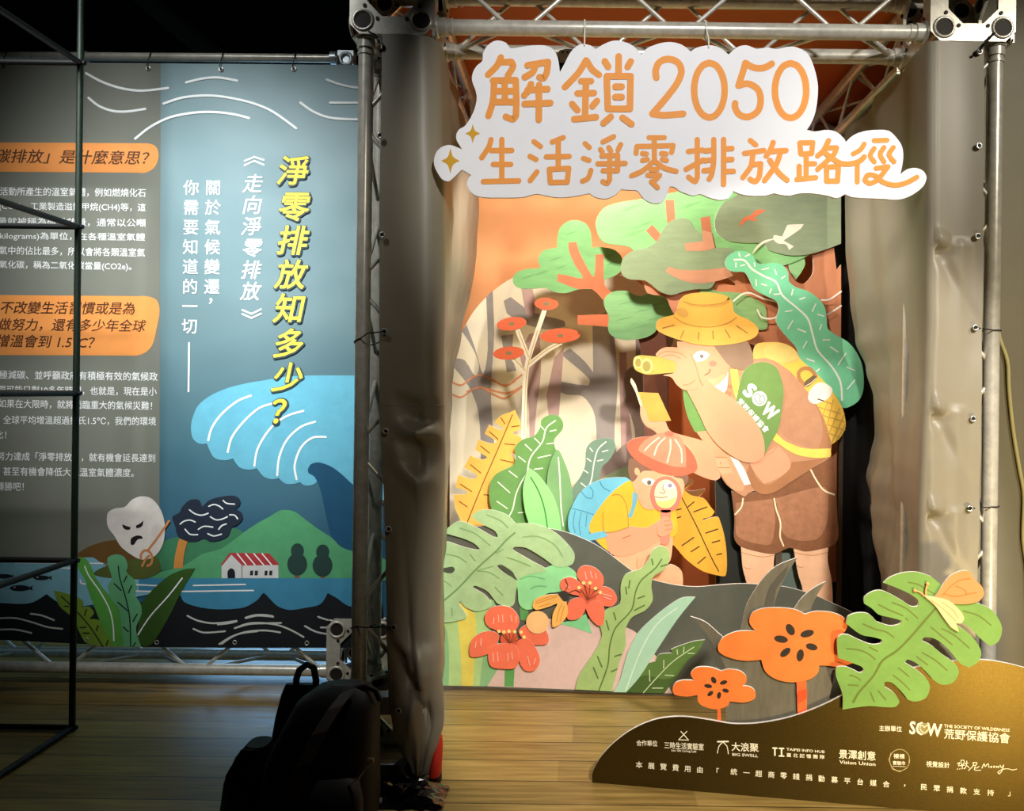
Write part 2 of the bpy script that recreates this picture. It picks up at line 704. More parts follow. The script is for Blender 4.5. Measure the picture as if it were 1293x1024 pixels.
XL, XR, YF, YB = -0.6690, 1.3720, 2.9320, 4.70      # truss axis lines
ZT = 2.78
arch = Thing('truss_arch', 'silvery box truss arch framing the lit forest booth', 'truss', (0.36, 2.93, 0))
X_, Y_, Z_ = (1, 0, 0), (0, 1, 0), (0, 0, 1)
for x in (XL, XR):
    truss_run(arch, (x, YF, 0.30), (x, YF, ZT - 0.15), X_, Y_)
    corner_block(arch, (x, YF, 0.15))
    corner_block(arch, (x, YF, ZT))
    truss_run(arch, (x, YF + 0.15, ZT), (x, YB - 0.15, ZT), X_, Z_)
    corner_block(arch, (x, YB, ZT))
    truss_run(arch, (x, YB, 0.30), (x, YB, ZT - 0.15), X_, Y_, sides=(0, 0, 1, 0))
    corner_block(arch, (x, YB, 0.15))
truss_run(arch, (XL + 0.15, YF, ZT), (XR - 0.15, YF, ZT), Y_, Z_)

# frame that carries the left banner
YFL = 3.765
frame = Thing('banner_truss', 'silvery truss frame holding the dark teal banner', 'truss', (-1.9, YFL, 0))
xr = -0.985
truss_run(frame, (-3.3, YFL, 0.18), (xr - 0.15, YFL, 0.18), Y_, Z_, r=0.0255)
mb = MB()
mb.tube([at(-260, 69, 3.66), at(108, 71.5, 3.66), at(426, 74, 3.66)], 0.0195, 14)
mb.tube([at(104, 71.5, 3.66), at(110, 71.5, 3.66)], 0.026, 14)
frame.part('top_rail', mb, STEEL)
truss_run(frame, (xr, YFL, 0.33), (xr, YFL, 2.70), X_, Y_, sides=(0, 1, 1, 0), r=0.0255)
corner_block(frame, (xr, YFL, 0.18))
mb = MB()
c = at(434, 72, 3.655)
mb.box(c + Vector((0, 0.05, 0)), (0.075, 0.05, 0.085))
mb.ring(c + Vector((0.004, 0.02, 0)), (0, -1, 0), 0.026, 0.009)
mb.tube([at(418, 73.5, 3.66), at(425, 73.5, 3.66)], 0.03, 14)
frame.part('rail_clamp', mb, mat('#c9d2d6', 0.35, 0.6, name='bright_steel'))
mb = MB()
mb.tube([at(434, 72, 3.70), at(434, 72, 3.70) + Vector((0, 0.2, -0.12))], 0.02, 10)
frame.part('clamp_arm', mb, STEEL)
# ================================================================ left banner (printed cloth on the truss frame)
YBN = 3.628


def banner_material():
    """print: grey teal above running into deep blue below"""
    m = bpy.data.materials.new('banner_print')
    m.use_nodes = True
    nt = m.node_tree
    L = nt.links.new
    b = nt.nodes['Principled BSDF']
    b.inputs['Roughness'].default_value = 0.5
    tc = nt.nodes.new('ShaderNodeTexCoord')
    sp = nt.nodes.new('ShaderNodeSeparateXYZ')
    L(tc.outputs['Object'], sp.inputs[0])
    mr = nt.nodes.new('ShaderNodeMapRange')
    mr.inputs['From Min'].default_value = 0.2
    mr.inputs['From Max'].default_value = 2.9
    L(sp.outputs['Z'], mr.inputs['Value'])
    rp = nt.nodes.new('ShaderNodeValToRGB')
    cr = rp.color_ramp
    cr.elements[0].position = 0.10
    cr.elements[0].color = rgb('#265a76') + (1,)
    cr.elements[1].position = 0.9
    cr.elements[1].color = rgb('#6f8c90') + (1,)
    e = cr.elements.new(0.55)
    e.color = rgb('#617c80') + (1,)
    e = cr.elements.new(0.32)
    e.color = rgb('#426c7a') + (1,)
    L(mr.outputs[0], rp.inputs[0])
    L(rp.outputs[0], b.inputs['Base Color'])
    nz = nt.nodes.new('ShaderNodeTexNoise')
    nz.inputs['Scale'].default_value = 1.6
    L(tc.outputs['Object'], nz.inputs['Vector'])
    bp = nt.nodes.new('ShaderNodeBump')
    bp.inputs['Strength'].default_value = 0.5
    bp.inputs['Distance'].default_value = 0.06
    L(nz.outputs['Fac'], bp.inputs['Height'])
    L(bp.outputs[0], b.inputs['Normal'])
    return m


bn = Thing('printed_banner', 'wide teal and grey printed banner with a yellow vertical title and breaking wave', 'banner',
           (-1.9, YBN, 0), YP(YBN))
k = 0.0008
bn.board('banner_cloth', P(RX, '-190,76c 110,79c 447,82c 488,82c 488,820c 440,818c 300,818c 180,817c 0,808c -190,803c'), banner_material(), 0, 0.003, 1)
bn.prints('text_panel', [P(RX, '-190,77c 203,80c 201,731c -190,731c')], '#76786c', k, 1, scale=3, mottle=0.05)
w = 'white_ink'
WH = mat('#eef2ee', 0.6, mottle=0.03, name='white_ink')
bn.prints('wave', [P(R9, '245,250 250,200 280,130 340,80 430,40 530,15 620,0 700,-15 800,-22 900,-24 1230,-24c 1230,640c 1060,525c 1000,470 950,435 890,415 850,425 835,450 838,470c 860,470 880,490 878,515 850,532 815,530 795,515c 760,525 720,522 688,495c 650,500 610,485 578,445c 540,452 490,440 457,395c 420,405 360,390 325,320c 285,320 255,295')], '#66b2c8', k * 2)
bn.prints('dark_wave', [P(R9, '838,470c 835,450 850,425 890,415 950,435 1000,470 1060,525 1230,640c 1230,900c 1040,860 960,800 930,700 900,560 870,490')], '#174d6b', k * 2.5)
bn.lines('wave_lines', [P(R9, s) for s in ('547,78 480,105 400,170 350,240 332,303', '668,115 590,140 510,210 450,290 430,363', '812,155 720,185 640,250 580,350 565,432', '872,210 800,235 730,300 690,390 680,480', '925,287 860,290 800,340 768,430 778,500')], WH, k * 3.5, 2.7)
bn.lines('wind_lines', [P(R1, s) for s in ('435,370 520,415 620,447 720,458 848,444', '447,494 500,535 570,560 640,563 733,550', '940,416 1020,397 1100,391 1197,407', '683,700 760,640 860,592 980,569 1080,566 1180,577 1257,596', '826,523 920,493 1040,482 1150,492 1280,522 1380,565 1496,648')] +
         [P(R2, s) for s in ('450,402 520,427 600,442 740,452', '467,518 740,520', '317,518 380,562 460,593 590,603 740,600')], WH, k * 3.5, 3.0)
# landscape
bn.prints('brown_hill', [P(R8, '360,905 400,870 450,840 540,812 620,815 760,905 700,930')], '#6b4c22', k * 2)
bn.prints('far_hill', [P(R9, '20,960c 90,830 160,795 330,770 450,745 515,778 560,900 400,960')], '#3f7f58', k * 2.2)
bn.prints('near_hill', [P(R9, '0,1015c 60,975 150,955 220,930 300,880 400,850 470,800 560,735 640,690 690,660 720,655 770,665 830,710 900,760 960,800 1000,840 1050,860 1230,905c 1230,1012c')], '#55a06d', k * 4)
bn.prints('sea', [P(R10, '-700,95c 470,95c 560,150 700,200c 1930,200c 1930,330c 1840,345 1760,340 1700,300 1655,275c 1620,330 1540,350 1460,360 1400,340 1350,290c 1330,275 1300,310 1240,345 1180,355 1090,357 1000,345 930,320 910,282c 880,260 500,330 350,345 290,320 235,280c 170,320 100,330 -100,320 -700,320c')], '#7fb6c4', k * 4.5)
bn.prints('deep_sea', [P(R10, '700,200c 1930,200c 1930,330c 1840,345 1760,340 1700,300 1655,275c 1620,330 1540,350 1460,360 1400,340 1350,290c 1330,275 1300,310 1240,345 1180,355 1090,357 1000,345 930,320 910,282c 800,262 700,262c')], '#3f88a8', k * 5.2)
bn.prints('olive_bank', [P(R10, '470,180 520,145 600,120 700,100 790,90 810,160 770,190 720,205 560,200')], '#56602a', k * 5.6)
bn.prints('soil', [P(R10, '-700,320c -100,320 100,330 170,320 235,280c 290,320 350,345 600,340 910,282c 930,320 1000,345 1090,357 1180,355 1240,345 1300,310 1330,275c 1350,290 1400,340 1460,360 1540,350 1620,330 1655,275c 1700,300 1760,340 1840,345 1930,330c 1950,556c 1760,552c 1200,552c 720,548c 0,512c -740,492c')], '#14181c', k * 6)
bn.lines('sea_lines', [P(R10, s) for s in ('75,121 518,126', '232,147 370,150', '690,233 795,238', '687,265 800,268 1000,266 1280,262', '977,237 1240,232', '405,208 410,225 440,230')], WH, k * 6.5, 1.8)
bn.lines('soil_lines', [P(R10, s) for s in ('0,402 80,402 170,425 240,447 315,456', '155,380 210,388 272,412', '-120,470 0,460 80,460 158,477', '947,390 1000,415 1080,428 1195,416', '977,456 1030,475 1137,468', '1243,402 1300,389 1380,395', '1185,453 1260,432 1340,428 1420,426', '1108,533 1160,500 1220,478 1300,468')] +
         [P(RS, s) for s in ('-20,82 40,75 75,66', '120,48 160,36 210,33 258,40', '65,101 130,78 200,74 280,84 350,110 413,145', '0,180 60,140 130,118 220,112 295,122', '487,43 540,60 615,68', '500,97 635,97', '420,90 480,120 560,132 635,130')], mat('#c9ccc4', 0.6, mottle=0.03), k * 6.5, 2.2)
for body, tail in ((ell(R10, 208, 198, 40, 12), '240,198c 264,186c 258,198c 264,210c'), (ell(R10, 100, 250, 50, 15), '140,250c 168,236c 160,250c 168,264c'), (ell(R10, 20, 190, 40, 11), '50,190c 70,180c 64,190c 70,200c')):
    bn.prints('fish', [body, P(R10, tail)], '#1b2126', k * 6.6, join=True)
bn.lines('fish_eyes', [P(R10, '72,246 76,246'), P(R10, '188,196 191,196')], WH, k * 7, 1.2)
# windswept tree, house, two round trees
bn.prints('bent_trunk', [P(R9, '185,800c 230,800c 210,880 203,948c 157,952c 165,880')], '#d08a42', k * 5)
bn.prints('dark_crown', [P(R9, '155,685 185,670 200,640 240,605 285,605 300,640c 340,605 400,588 460,583 490,600 490,630 470,650c 500,670 505,700 480,730 450,745 430,790 380,812 340,815 310,800 270,815 220,812 180,790 165,740 150,700')], '#222c3c', k * 5.5)
bn.lines('crown_lines', [P(R9, s) for s in ('237,655 265,675 300,682 331,672', '335,637 360,628 385,635 405,650', '407,608 425,622 464,626', '440,680 465,682 480,700', '343,690 370,705 400,702 428,690', '190,727 210,712 240,707 265,716', '282,753 310,738 354,742', '385,753 400,735 423,726', '215,753 240,778 278,780', '330,775 360,787 398,778')], WH, k * 6, 1.7)
house = bn.prints('house', [P(R9, '400,1000c 398,935c 448,875c 502,935c 502,932c 686,930c 686,1000c')], '#d3d3cf', k * 5, 1)
bn.prints('roof', [P(R9, '440,872c 640,875c 692,933c 503,936c 448,880c 402,937c 394,935c')], '#b23a3c', k * 5.6, 1, parent=house)
bn.lines('roof_stripes', [P(R9, s) for s in ('478,876 523,933', '520,876 568,933', '562,876 612,933', '604,876 652,933')], WH, k * 6, 1.6, parent=house)
bn.prints('house_door', [P(R9, '430,1000c 430,965 447,950 465,962 468,1000c')], '#161a20', k * 5.6, parent=house)
bn.prints('house_window', [P(R9, '%d,%dc %d,%dc %d,%dc %d,%dc' % (x, 962, x + 15, 962, x + 13, 986, x - 2, 986)) for x in (544, 568, 617, 641)], '#20262c', k * 5.6, 1, parent=house)
bn.lines('house_corner', [P(R9, '502,937 502,1000')], '#44484a', k * 5.7, 0.8, parent=house)
for cx, top in ((782, 862), (910, 868)):
    t = bn.prints('round_tree', [ell(R9, cx, top, 33, 38), ell(R9, cx - 1, top + 68, 50, 57)], '#26413a', k * 5, join=True)
    bn.prints('round_tree_trunk', [P(R9, '%d,%dc %d,%dc %d,%dc %d,%dc' % (cx - 12, top + 122, cx + 11, top + 122, cx + 11, top + 142, cx - 12, top + 142))], '#8c5048', k * 4.8, 1, parent=t)
# scowling white blob with a little fork
blob = bn.prints('white_blob', [P(R8, '540,715 545,670 580,648 630,640 665,605 710,587 760,595 800,635 825,690 833,750 825,820 800,870 760,900 710,905 660,880 610,840 580,790 550,750')], '#e6ded4', k * 6.5)
bn.prints('scowling_face', [P(R8, '617,727c 635,735 660,743c 655,755 635,755 622,745'), P(R8, '723,708c 710,722 686,735c 690,748 712,742 722,728'), P(R8, '660,830c 662,800 690,785 715,788 720,800 695,805 675,832')], '#1c1614', k * 7, parent=blob, join=True)
bn.lines('fork', [P(R8, '853,712 800,790 745,862'), P(R8, '712,902 712,880 730,860 752,865 768,890 764,925 745,938'), P(R8, '718,938 735,905 752,888')], '#cf8650', k * 7.2, 3.0, parent=blob)
bn.prints('blob_hand', [ell(R8, 797, 765, 33, 36)], '#ddd4ca', k * 7.1, parent=blob)
# leaves at the foot of the print
lf = bn.prints('yellow_green_leaf', [P(R10, '270,262c 330,275 400,300 420,320 412,345c 450,345 475,375 450,405c 500,412 540,450 580,545c 440,530 400,470 385,430c 370,400 300,340')], '#76962f', k * 7)
bn.lines('leaf_veins', [P(R10, s) for s in ('310,292 380,360 450,440 520,545', '325,342 347,342', '437,358 427,390', '405,450 433,448', '420,477 452,478', '495,440 487,465', '545,515 537,540')], '#1a2416', k * 7.5, 1.6, parent=lf)
lf = bn.prints('dark_pointed_leaf', [P(R10, '985,150c 930,155 850,190 760,270 710,340 700,430 695,490 720,547c 770,530 850,400 910,280')], '#37591f', k * 7.2)
bn.lines('leaf_midrib', [P(R10, '920,200 850,290 760,390 697,485')], WH, k * 7.6, 1.7, parent=lf)
lf = bn.prints('bright_green_leaf', [P(R10, '385,105 420,95 450,120 480,190 520,250 580,320 610,400 625,544c 575,544c 520,450 470,330 440,250 430,210 395,150')], '#5aa544', k * 7.6)
bn.lines('leaf_midrib', [P(R10, '428,140 450,190 500,260 550,350 570,430 575,515')], WH, k * 8, 1.7, parent=lf)
lf = bn.prints('wavy_leaf', [P(R10, '545,95 590,80 630,95 645,140 640,170 680,210 690,250 680,280 710,330 715,380 690,440 690,480 715,547c 625,545c 615,450 600,360 560,300 545,240 565,200 545,130')], '#66ad7a', k * 8)
bn.lines('leaf_veins', [P(R10, s) for s in ('597,140 605,200 635,300 655,400 660,545', '625,220 640,190', '577,228 612,262', '648,275 665,238', '595,322 645,365', '672,418 693,382', '622,447 648,470', '672,545 685,525')], '#16251c', k * 8.4, 1.6, parent=lf)
# writing
OR = mat('#f09a4e', 0.6, mottle=0.04, name='orange_print')
bn.prints('orange_heading', [P(R1, '-700,716c 740,724 785,738 800,775 795,815 775,850 735,872 690,872c -700,862c'), P(R6, '-700,524c 700,536c 740,536 790,555 806,610 790,700 770,780 735,820 690,836 640,836c -700,830c')], OR, k * 2)
BR = mat('#5a3318', 0.6, mottle=0.03, name='brown_ink')
SH = 0.22
bn.text('heading_lettering', [('「碳排放」是什麼意思？', -14, 196.5, 188, 199.5, 18, SH), ('不改變生活習慣或是為', 1, 388, 171, 389.5, 16, SH), ('做努力，還有多少年全球', -2, 409.5, 184, 411.5, 16, SH), ('增溫會到 1.5°C？', -4, 430, 119, 432.5, 16, SH)], BR, k * 3, 0.010)
bn.text('body_lettering', [
    ('活動所產生的溫室氣體，例如燃燒化石', 0, 241.5, 184, 243.5, 11), ('(CO2)、工業製造溢散甲烷(CH4)等，這', -1, 260.5, 184, 262.5, 11.5), ('量就被稱為碳排放量，通常以公噸', -3, 279.5, 184, 281.5, 10.5),
    ('(kilograms)為單位，在各種溫室氣體', -4, 298, 183, 300, 11), ('氣中的佔比最多，所以會將各類溫室氣', -1, 316, 183, 319, 11), ('氧化碳，稱為二氧化碳當量(CO2e)。', -1, 334.5, 166, 337, 11.5),
    ('極減碳、並呼籲政府有積極有效的氣候政', -1, 473, 199, 475.5, 11), ('限可能只剩10多年時間，也就是，現在是小', -2, 492, 198, 494.5, 11), ('如果在大限時，就將面臨重大的氣候災難！', -2, 509.5, 192, 512.5, 11),
    ('全球平均增溫超過攝氏1.5℃，我們的環境', 4, 530, 197, 532, 11), ('化！', -6, 548.5, 8, 549, 10), ('努力達成「淨零排放」，就有機會延長達到', -4, 576, 196, 578.5, 11), ('甚至有機會降低大氣溫室氣體濃度。', 4, 595, 169, 597, 11), ('轉勝吧！', -5, 614, 30, 614.5, 11)], mat('#f2f4f0', 0.6, mottle=0.03), k * 3, 0.006)
T = [('淨', 371, 216), ('零', 372, 261), ('排', 370, 304), ('放', 368, 347), ('知', 366, 390), ('多', 365, 434), ('少', 364, 477)]
bn.chars('title_shadow', [(c, x + 0.6, y + 0.8, 39) for c, x, y in T], '#34474d', k * 7, 0.055, None, 0.2)
bn.chars('title_lettering', [(c, x, y, 39) for c, x, y in T], '#f4dc4a', k * 8, 0.017, None, 0.2)
bn.chars('title_shadow', [('？', 362, 521, 41)], '#34474d', k * 7, 0.055, None, 0.2)
bn.chars('title_lettering', [('？', 361, 520, 39)], '#f4dc4a', k * 8, 0.02, None, 0.2)
bn.chars('subtitle_lettering', [('走', 320, 232, 25), ('向', 319, 259, 25), ('淨', 318, 286, 25), ('零', 319, 313, 25), ('排', 317.5, 341, 25), ('放', 317, 368, 25)], WH, k * 3, 0.011, None, 0.2)
bn.lines('title_brackets', [P(R2, s) for s in ('35,812c 85,792c 132,808c', '35,834c 85,812c 132,832c')] + [P(R7, s) for s in ('424,605c 470,625c 518,602c', '424,626c 470,646c 518,624c')], WH, k * 3, 2.1, n=1)
bn.chars('column_lettering', [(c, 269 - 0.3 * i, 237 + 25 * i, 20.5) for i, c in enumerate('關於氣候變遷')] + [('，', 266, 380, 20.5)], WH, k * 3, 0.007)
bn.chars('column_lettering', [(c, 241.5 - 0.3 * i, 237 + 25 * i, 20.5) for i, c in enumerate('你需要知道的一切')], WH, k * 3, 0.007)
bn.lines('rule', [P(RX, '238.7,433 238,494')], WH, k * 3, 2.2)
# eyelets
for x, y in ((4, 83), (187, 86), (279, 87.5), (371, 87), (110, 808), (198, 811), (296.5, 811), (387.5, 812)):
    mb = MB()
    p = at(x, y, YBN - 0.004)
    mb.ring(p, (0, -1, 0), 0.0085, 0.0028, 18, 6)
    mb.tube([p + Vector((0, 0.003, 0)), p + Vector((0, 0.001, 0))], 0.007, 12, 1)
    bn.part('eyelet', mb, [mat('#d5d5d0', 0.3, 0.8, name='eyelet_metal'), DARK])
# ================================================================ hanging cloud sign
YS = 2.735
sg = Thing('cloud_sign', 'white cloud-shaped hanging sign with orange hand-drawn lettering and 2050', 'sign', at(860, 250, YS), YP(YS))
SIGNW = mat('#f0eff0', 0.6, mottle=0.02, name='sign_white')
sg.board('sign_board', P(RX, '548,208 550,194 557,186 569,183 584,189c 577,178 576,171 579,164 587,159 594,149 599,138 602,124 600,113 596,102 597,92 602,83 609,77 610,67 616,57 627,51 639,54 645,61 665,58 685,57 697,61 704,72 707,91c 713,80 721,65 732,56 745,57 752,62c 764,55 777,51 792,54 802,60 810,69c 817,61 832,55 847,53 862,57 872,65c 880,60 897,57 910,61 920,69c 930,60 942,57 955,62c 970,60 980,62 995,59 1007,60 1019,67 1025,77 1030,92 1033,110 1031,135 1026,152 1019,164c 1030,166 1042,164 1055,166 1065,174 1068,179.5c 1077,171 1090,166 1105,164 1122,165 1132,174 1139,185 1140.5,200 1137,220c 1145,214 1156,212 1166,216 1170,224 1166,235 1152,246 1135,252 1115,251 1077,249 1067,245c 1057,250 1045,247 1025,244 1010,244 995,247 977,244c 965,247 945,247 932,244 926,241c 920,250 910,252.5 897,250 884,245 875,247 860,242 851,236 845,236 842,247 834,256 822,256 812,250 805,241 795,240 784,239c 777,246 765,251 752,249 744,244c 730,247 715,249 700,249 680,245 675,245c 660,249 630,249.5 610,249 597,245 590,234 591,226 595,221c 583,214c 575,222 566,229 557,225'), SIGNW, 0, 0.012, 3)
ORS = mat('#f49c40', 0.6, mottle=0.05, name='sign_orange')


def glyph3(ch, R, strokes, px, w):
    mb = MB()
    for i, st in enumerate(strokes):
        pts = P(R, st)
        q = sg.uv(pts, w, False, 5)
        mb.stroke(sg.pl, q, px * sg.pl.scale(800, 150), w + 0.0001 * i)
    return sg.part('letter', mb, ORS)


ringpts = lambda cx, cy, rx, ry: ' '.join('%.1f,%.1f' % (cx + rx * math.sin(2 * math.pi * i / 14), cy - ry * math.cos(2 * math.pi * i / 14)) for i in range(15))
GL = [
    (R3, 8.3, ['210,170 190,212 145,258', '205,195 262,192c 272,215 245,262', '176,285 170,390 147,465', '170,287 285,285c 288,400 286,465c 270,482 235,470', '230,290 230,390', '180,340 280,340', '180,395 280,395', '345,210 448,193c 442,245 425,275 405,270', '388,208 370,245 330,270', '362,305 348,340 328,362', '345,335 445,330', '330,405 460,400', '403,310 402,485']),
    (R3, 8.3, ['640,185 600,250 533,320', '645,190 672,232 705,258', '615,290 665,290', '597,352 680,350', '640,295 635,475', '570,405 597,437', '695,390 672,417', '580,482 690,472', '735,190 752,217', '805,165 805,258', '866,190 850,217', '745,265c 865,265c 862,430c 750,430c 745,265c', '788,318 820,318', '788,370 820,370', '765,470 728,502', '825,475 870,507']),
    (R3, 8.6, ['995,272 992,235 1010,195 1055,178 1103,195 1122,240 1100,300 1050,368 975,455c 1030,462 1130,455']),
    (R4, 8.4, [ringpts(143, 335, 77, 138)]),
    (R4, 8.4, ['325,200c 310,250 290,312c 340,303 388,332 402,385 388,440 340,470 297,460 273,425 273,402', '325,198 370,222 420,222 458,202']),
    (R4, 8.4, [ringpts(553, 337, 79, 138)]),
    (R3, 6.8, ['160,585 150,620 113,677', '160,640 265,640', '172,710 260,710', '215,585 215,790', '122,797 300,793']),
    (R3, 6.8, ['377,596 410,620', '357,670 387,685', '392,748 358,792', '525,575 470,597', '440,672 555,670', '500,600 500,730', '455,735c 553,730c 545,800c 460,802c 455,735c']),
    (R3, 6.6, ['635,605 657,625', '627,680 655,690', '665,740 650,780 622,795', '780,570 725,597', '713,635 722,647', '755,625 765,642', '815,610 802,637', '720,668 800,664c 800,740', '700,707 838,705', '727,742 800,742', '760,670 759,790c 745,806 725,797']),
    (R3, 6.6, ['958,575 1035,575', '893,655 897,620c 1080,615c 1072,650', '985,580 985,690', '925,655 945,658', '925,690 950,686', '1022,655 1045,658', '1025,685 1047,690', '985,692 930,740 870,768', '985,692 1035,728 1095,745', '968,737 1000,735', '952,765 1012,765c 985,795', '970,797 1000,827']),
    (R4, 6.8, ['82,585 82,775c 70,797 38,775', '37,645 110,638', '25,735 112,688', '165,585 165,690 155,760 142,785', '122,642 165,637', '120,692 162,686', '115,742 155,738', '215,585 215,810', '215,632 257,630', '215,687 257,685', '215,747 264,745']),
    (R4, 6.8, ['350,590 377,612', '320,655 418,640', '362,662 352,720 312,777', '360,712 402,707c 395,770 375,797 348,785', '465,600 450,640 430,668', '450,645 530,640', '502,650 480,712 422,792', '448,690 490,750 535,790']),
    (R4, 6.6, ['600,602c 665,600c 660,655c 605,658c 600,602c', '632,660 632,775', '645,707 675,707', '597,720 597,775', '585,787 680,777', '745,590 720,640 690,667', '735,627 785,627c 770,662 690,735', '730,655 800,703 850,708 900,695 925,672', '735,725c 795,720c 790,795c 735,795c 735,725c']),
    (R4, 6.2, ['925,607 905,637 870,657', '890,705 890,800', '975,590 1040,588', '975,630 955,665 975,697', '1025,625 1005,660 1025,697', '1072,625 1050,660 1075,697', '985,730 1045,722c 990,790 950,806 928,790', '928,790 942,765 980,768 1020,800 1080,815 1140,802 1190,775']),
]
for R, px, st in GL:
    glyph3('', R, st, px, 0.0008)
for cx, cy, rx, ry in ((1075, 812, 47, 66), (1188, 674, 37, 50)):
    pts = P(R2, ' '.join('%.1f,%.1f%s' % (cx + a * rx, cy + b * ry, 'c' if abs(a) + abs(b) == 1 else '') for a, b in ((0, -1), (.3, -.3), (1, 0), (.3, .3), (0, 1), (-.3, .3), (-1, 0), (-.3, -.3))))
    sg.prints('gold_star', [pts], '#d8a21e', 0.0008, 4)
for i, (x, y0) in enumerate(((738, 58), (895, 60))):
    mb = MB()
    p = at(x, y0, YS - 0.004)
    t = at(x, 28, YS)
    q = Vector((p.x, 2.8295, 2.6775))
    pts = [p, p + Vector((0, 0.004, 0.03))]
    for a in range(-10, 200, 30):
        aa = math.radians(a)
        pts.append(q + Vector((0, -math.cos(aa) * 0.0305, math.sin(aa) * 0.0305)))
    pts += [Vector((p.x, YS + 0.018, p.z + 0.02)), Vector((p.x, YS + 0.014, p.z - 0.01))]
    mb.tube(pts, 0.0028, 6)
    o = mb.obj('hanging_string', mat('#e9e6d6', 0.8, name='white_string'), p)
    tag(o, ('left white string hanging the cloud sign, above the first line\'s second character', 'right white string hanging the cloud sign, above the number 2050')[i], 'string', 'strings holding the cloud sign')
# lamp clamped to the beam behind the sign
lp = Thing('clamp_lamp', 'small black lamp clamped under the beam, in the notch of the cloud sign', 'lamp', (-0.055, 3.035, 2.62))
mb = MB()
mb.box((-0.055, 3.002, 2.652), (0.062, 0.012, 0.05))
for a in (-.018, 0, .018):
    mb.tube([(-0.055 + a, 2.996, 2.664), (-0.055 + a, 2.994, 2.664)], 0.004, 8, 1)
mb.tube([(-0.055, 3.035, 2.69), (-0.055, 3.035, 2.61)], 0.011, 10)
lp.part('clamp', mb, [mat('#b9b6a8', 0.4, 0.6), DARK])
mb = MB()
mb.box((-0.055, 3.035, 2.635), (0.11, 0.05, 0.03))
mb.tube([(-0.055, 3.01, 2.605), (-0.055, 3.085, 2.565)], [0.036, 0.050], 18)
mb.tube([(-0.055, 3.005, 2.608), (-0.055, 2.985, 2.617)], [0.032, 0.018], 14)
lp.part('lamp_head', mb, DARK)
# ================================================================ inside the booth
YBACK = 4.46
mb = MB()
mb.box((0.36, YBACK + 0.01, 1.31), (2.36, 0.02, 2.62))
tag(mb.obj('backdrop_wall', mat('#f2a468', 0.75, mottle=0.04, scale=3, name='orange_cloth'), (0.36, YBACK, 0)), 'plain orange backdrop wall at the back of the booth', 'backdrop')
mb = MB()
mb.box((0.36, 3.85, 2.952), (2.40, 1.9, 0.012))
tag(mb.obj('roof_cloth', mat('#c4642c', 0.8, mottle=0.06, scale=3, name='rust_cloth'), (0.36, 3.85, 2.946)), 'rust orange cloth stretched over the roof of the booth', 'cloth')

# pale woodland board in front of the orange wall
YW = 4.36
wd = Thing('woodland_board', 'large cream dome-topped board printed with grey and pink tree trunks', 'cutout', at(700, 700, YW), YP(YW))
wd.board('dome_board', P(RX, '568,760c 568,520 571,470 576,440 588,410 602,388 622,368 645,352 680,340 720,335 770,340 815,362 845,395 859,440 859,760c'), mat('#f6e6c4', 0.7, mottle=0.05, scale=3), 0, 0.012)
wd.prints('grey_tree', [P(RX, '573,452c 587,455 600,475 605,462 597,440 583,418c 589,410c 600,440 610,472 616,440 614,375c 622,367c 624,420 621,470 620,505 624,560 632,680c 600,680c 607,580 604,520 592,488 573,464c'),
                        P(RX, '636,380c 645,375c 672,394 712,405 714,412c 690,416 660,408 640,396c'),
                        P(RX, '633,424c 648,422c 647,450 652,468c 640,470c'),
                        P(RX, '748,400c 772,392c 780,480 776,560 795,620 810,680c 740,680c 752,600 753,545 749,518 735,500 715,498 692,488c 700,480c 742,487 744,478 708,447c 720,440c 738,456 749,470c')], '#a69b90', 0.0008, 3, scale=8)
wd.prints('pink_tree', [P(RX, '657,358c 672,362c 676,388 671,400 664,396c'), P(RX, '668,422c 681,418c 683,470 677,520 676,570 700,680c 660,680c 668,600 667,500 656,448c'), P(RX, '700,452c 712,438c 709,480 705,535c 694,535c 690,500c'), P(RX, '782,445c 791,445c 793,500 799,560 815,680c 795,680c 784,560c'), P(RX, '838,470c 853,478c 846,530 838,600 840,680c 822,680c 830,560c')], '#c9a59a', 0.0012, 3, scale=8)
wd.prints('brown_tree', [P(RX, '802,380c 852,380c 850,430 836,470 838,500 826,560 822,680c 806,680c 803,600 801,540 786,500c 790,470 803,460c'), P(RX, '757,590c 772,578 790,560 800,570 805,680c 750,680c')], '#a08a7d', 0.0016, 3, scale=8)
wd.prints('lawn', [P(RX, '745,612c 770,598 800,584c 820,600 859,640c 859,755c 740,755c')], '#9fb184', 0.002, 3)
wd.lines('wavy_lines', [P(RB, s) for s in ('120,968 170,985 215,953 265,935 330,960 390,990 440,960 475,933', '200,1018 265,997 330,1012 395,1026 440,1012 475,992')] + [P(RD, s) for s in ('125,72 170,86 230,45 275,38 340,75 390,92 440,60 472,35', '310,-10 345,10 395,27 440,5')], '#ef9d6c', 0.0022, 2.2)

# branching plant with four round red flower heads
YD = 4.05
fp = Thing('flower_branch_cutout', 'slim white branching plant cutout with four round red flower heads', 'cutout', at(663, 640, YD), YP(YD))
CR = mat('#f6ead0', 0.65, mottle=0.05)
fp.lines('stem', [P(RB, '485,1250 490,1024 500,900 512,840 590,608'), P(RB, '500,905 487,915 430,848'), P(RB, '510,850 455,708'), P(RB, '508,885 600,812 672,770')], CR, 0, 6, label='white printed stem')
mb = MB()
for s, a in (('485,1250 490,1024 500,900 512,840 590,608', 6), ('500,905 487,915 430,848', 5), ('510,850 455,708', 5), ('508,885 600,812 672,770', 5)):
    q = fp.uv(P(RB, s), -0.001, False, 3)
    for i in range(len(q) - 1):
        mb.tube([fp.pl.pt(q[i], -0.005), fp.pl.pt(q[i + 1], -0.005)], 0.004, 4, 0)
fp.part('stem_core', mb, EDGE)
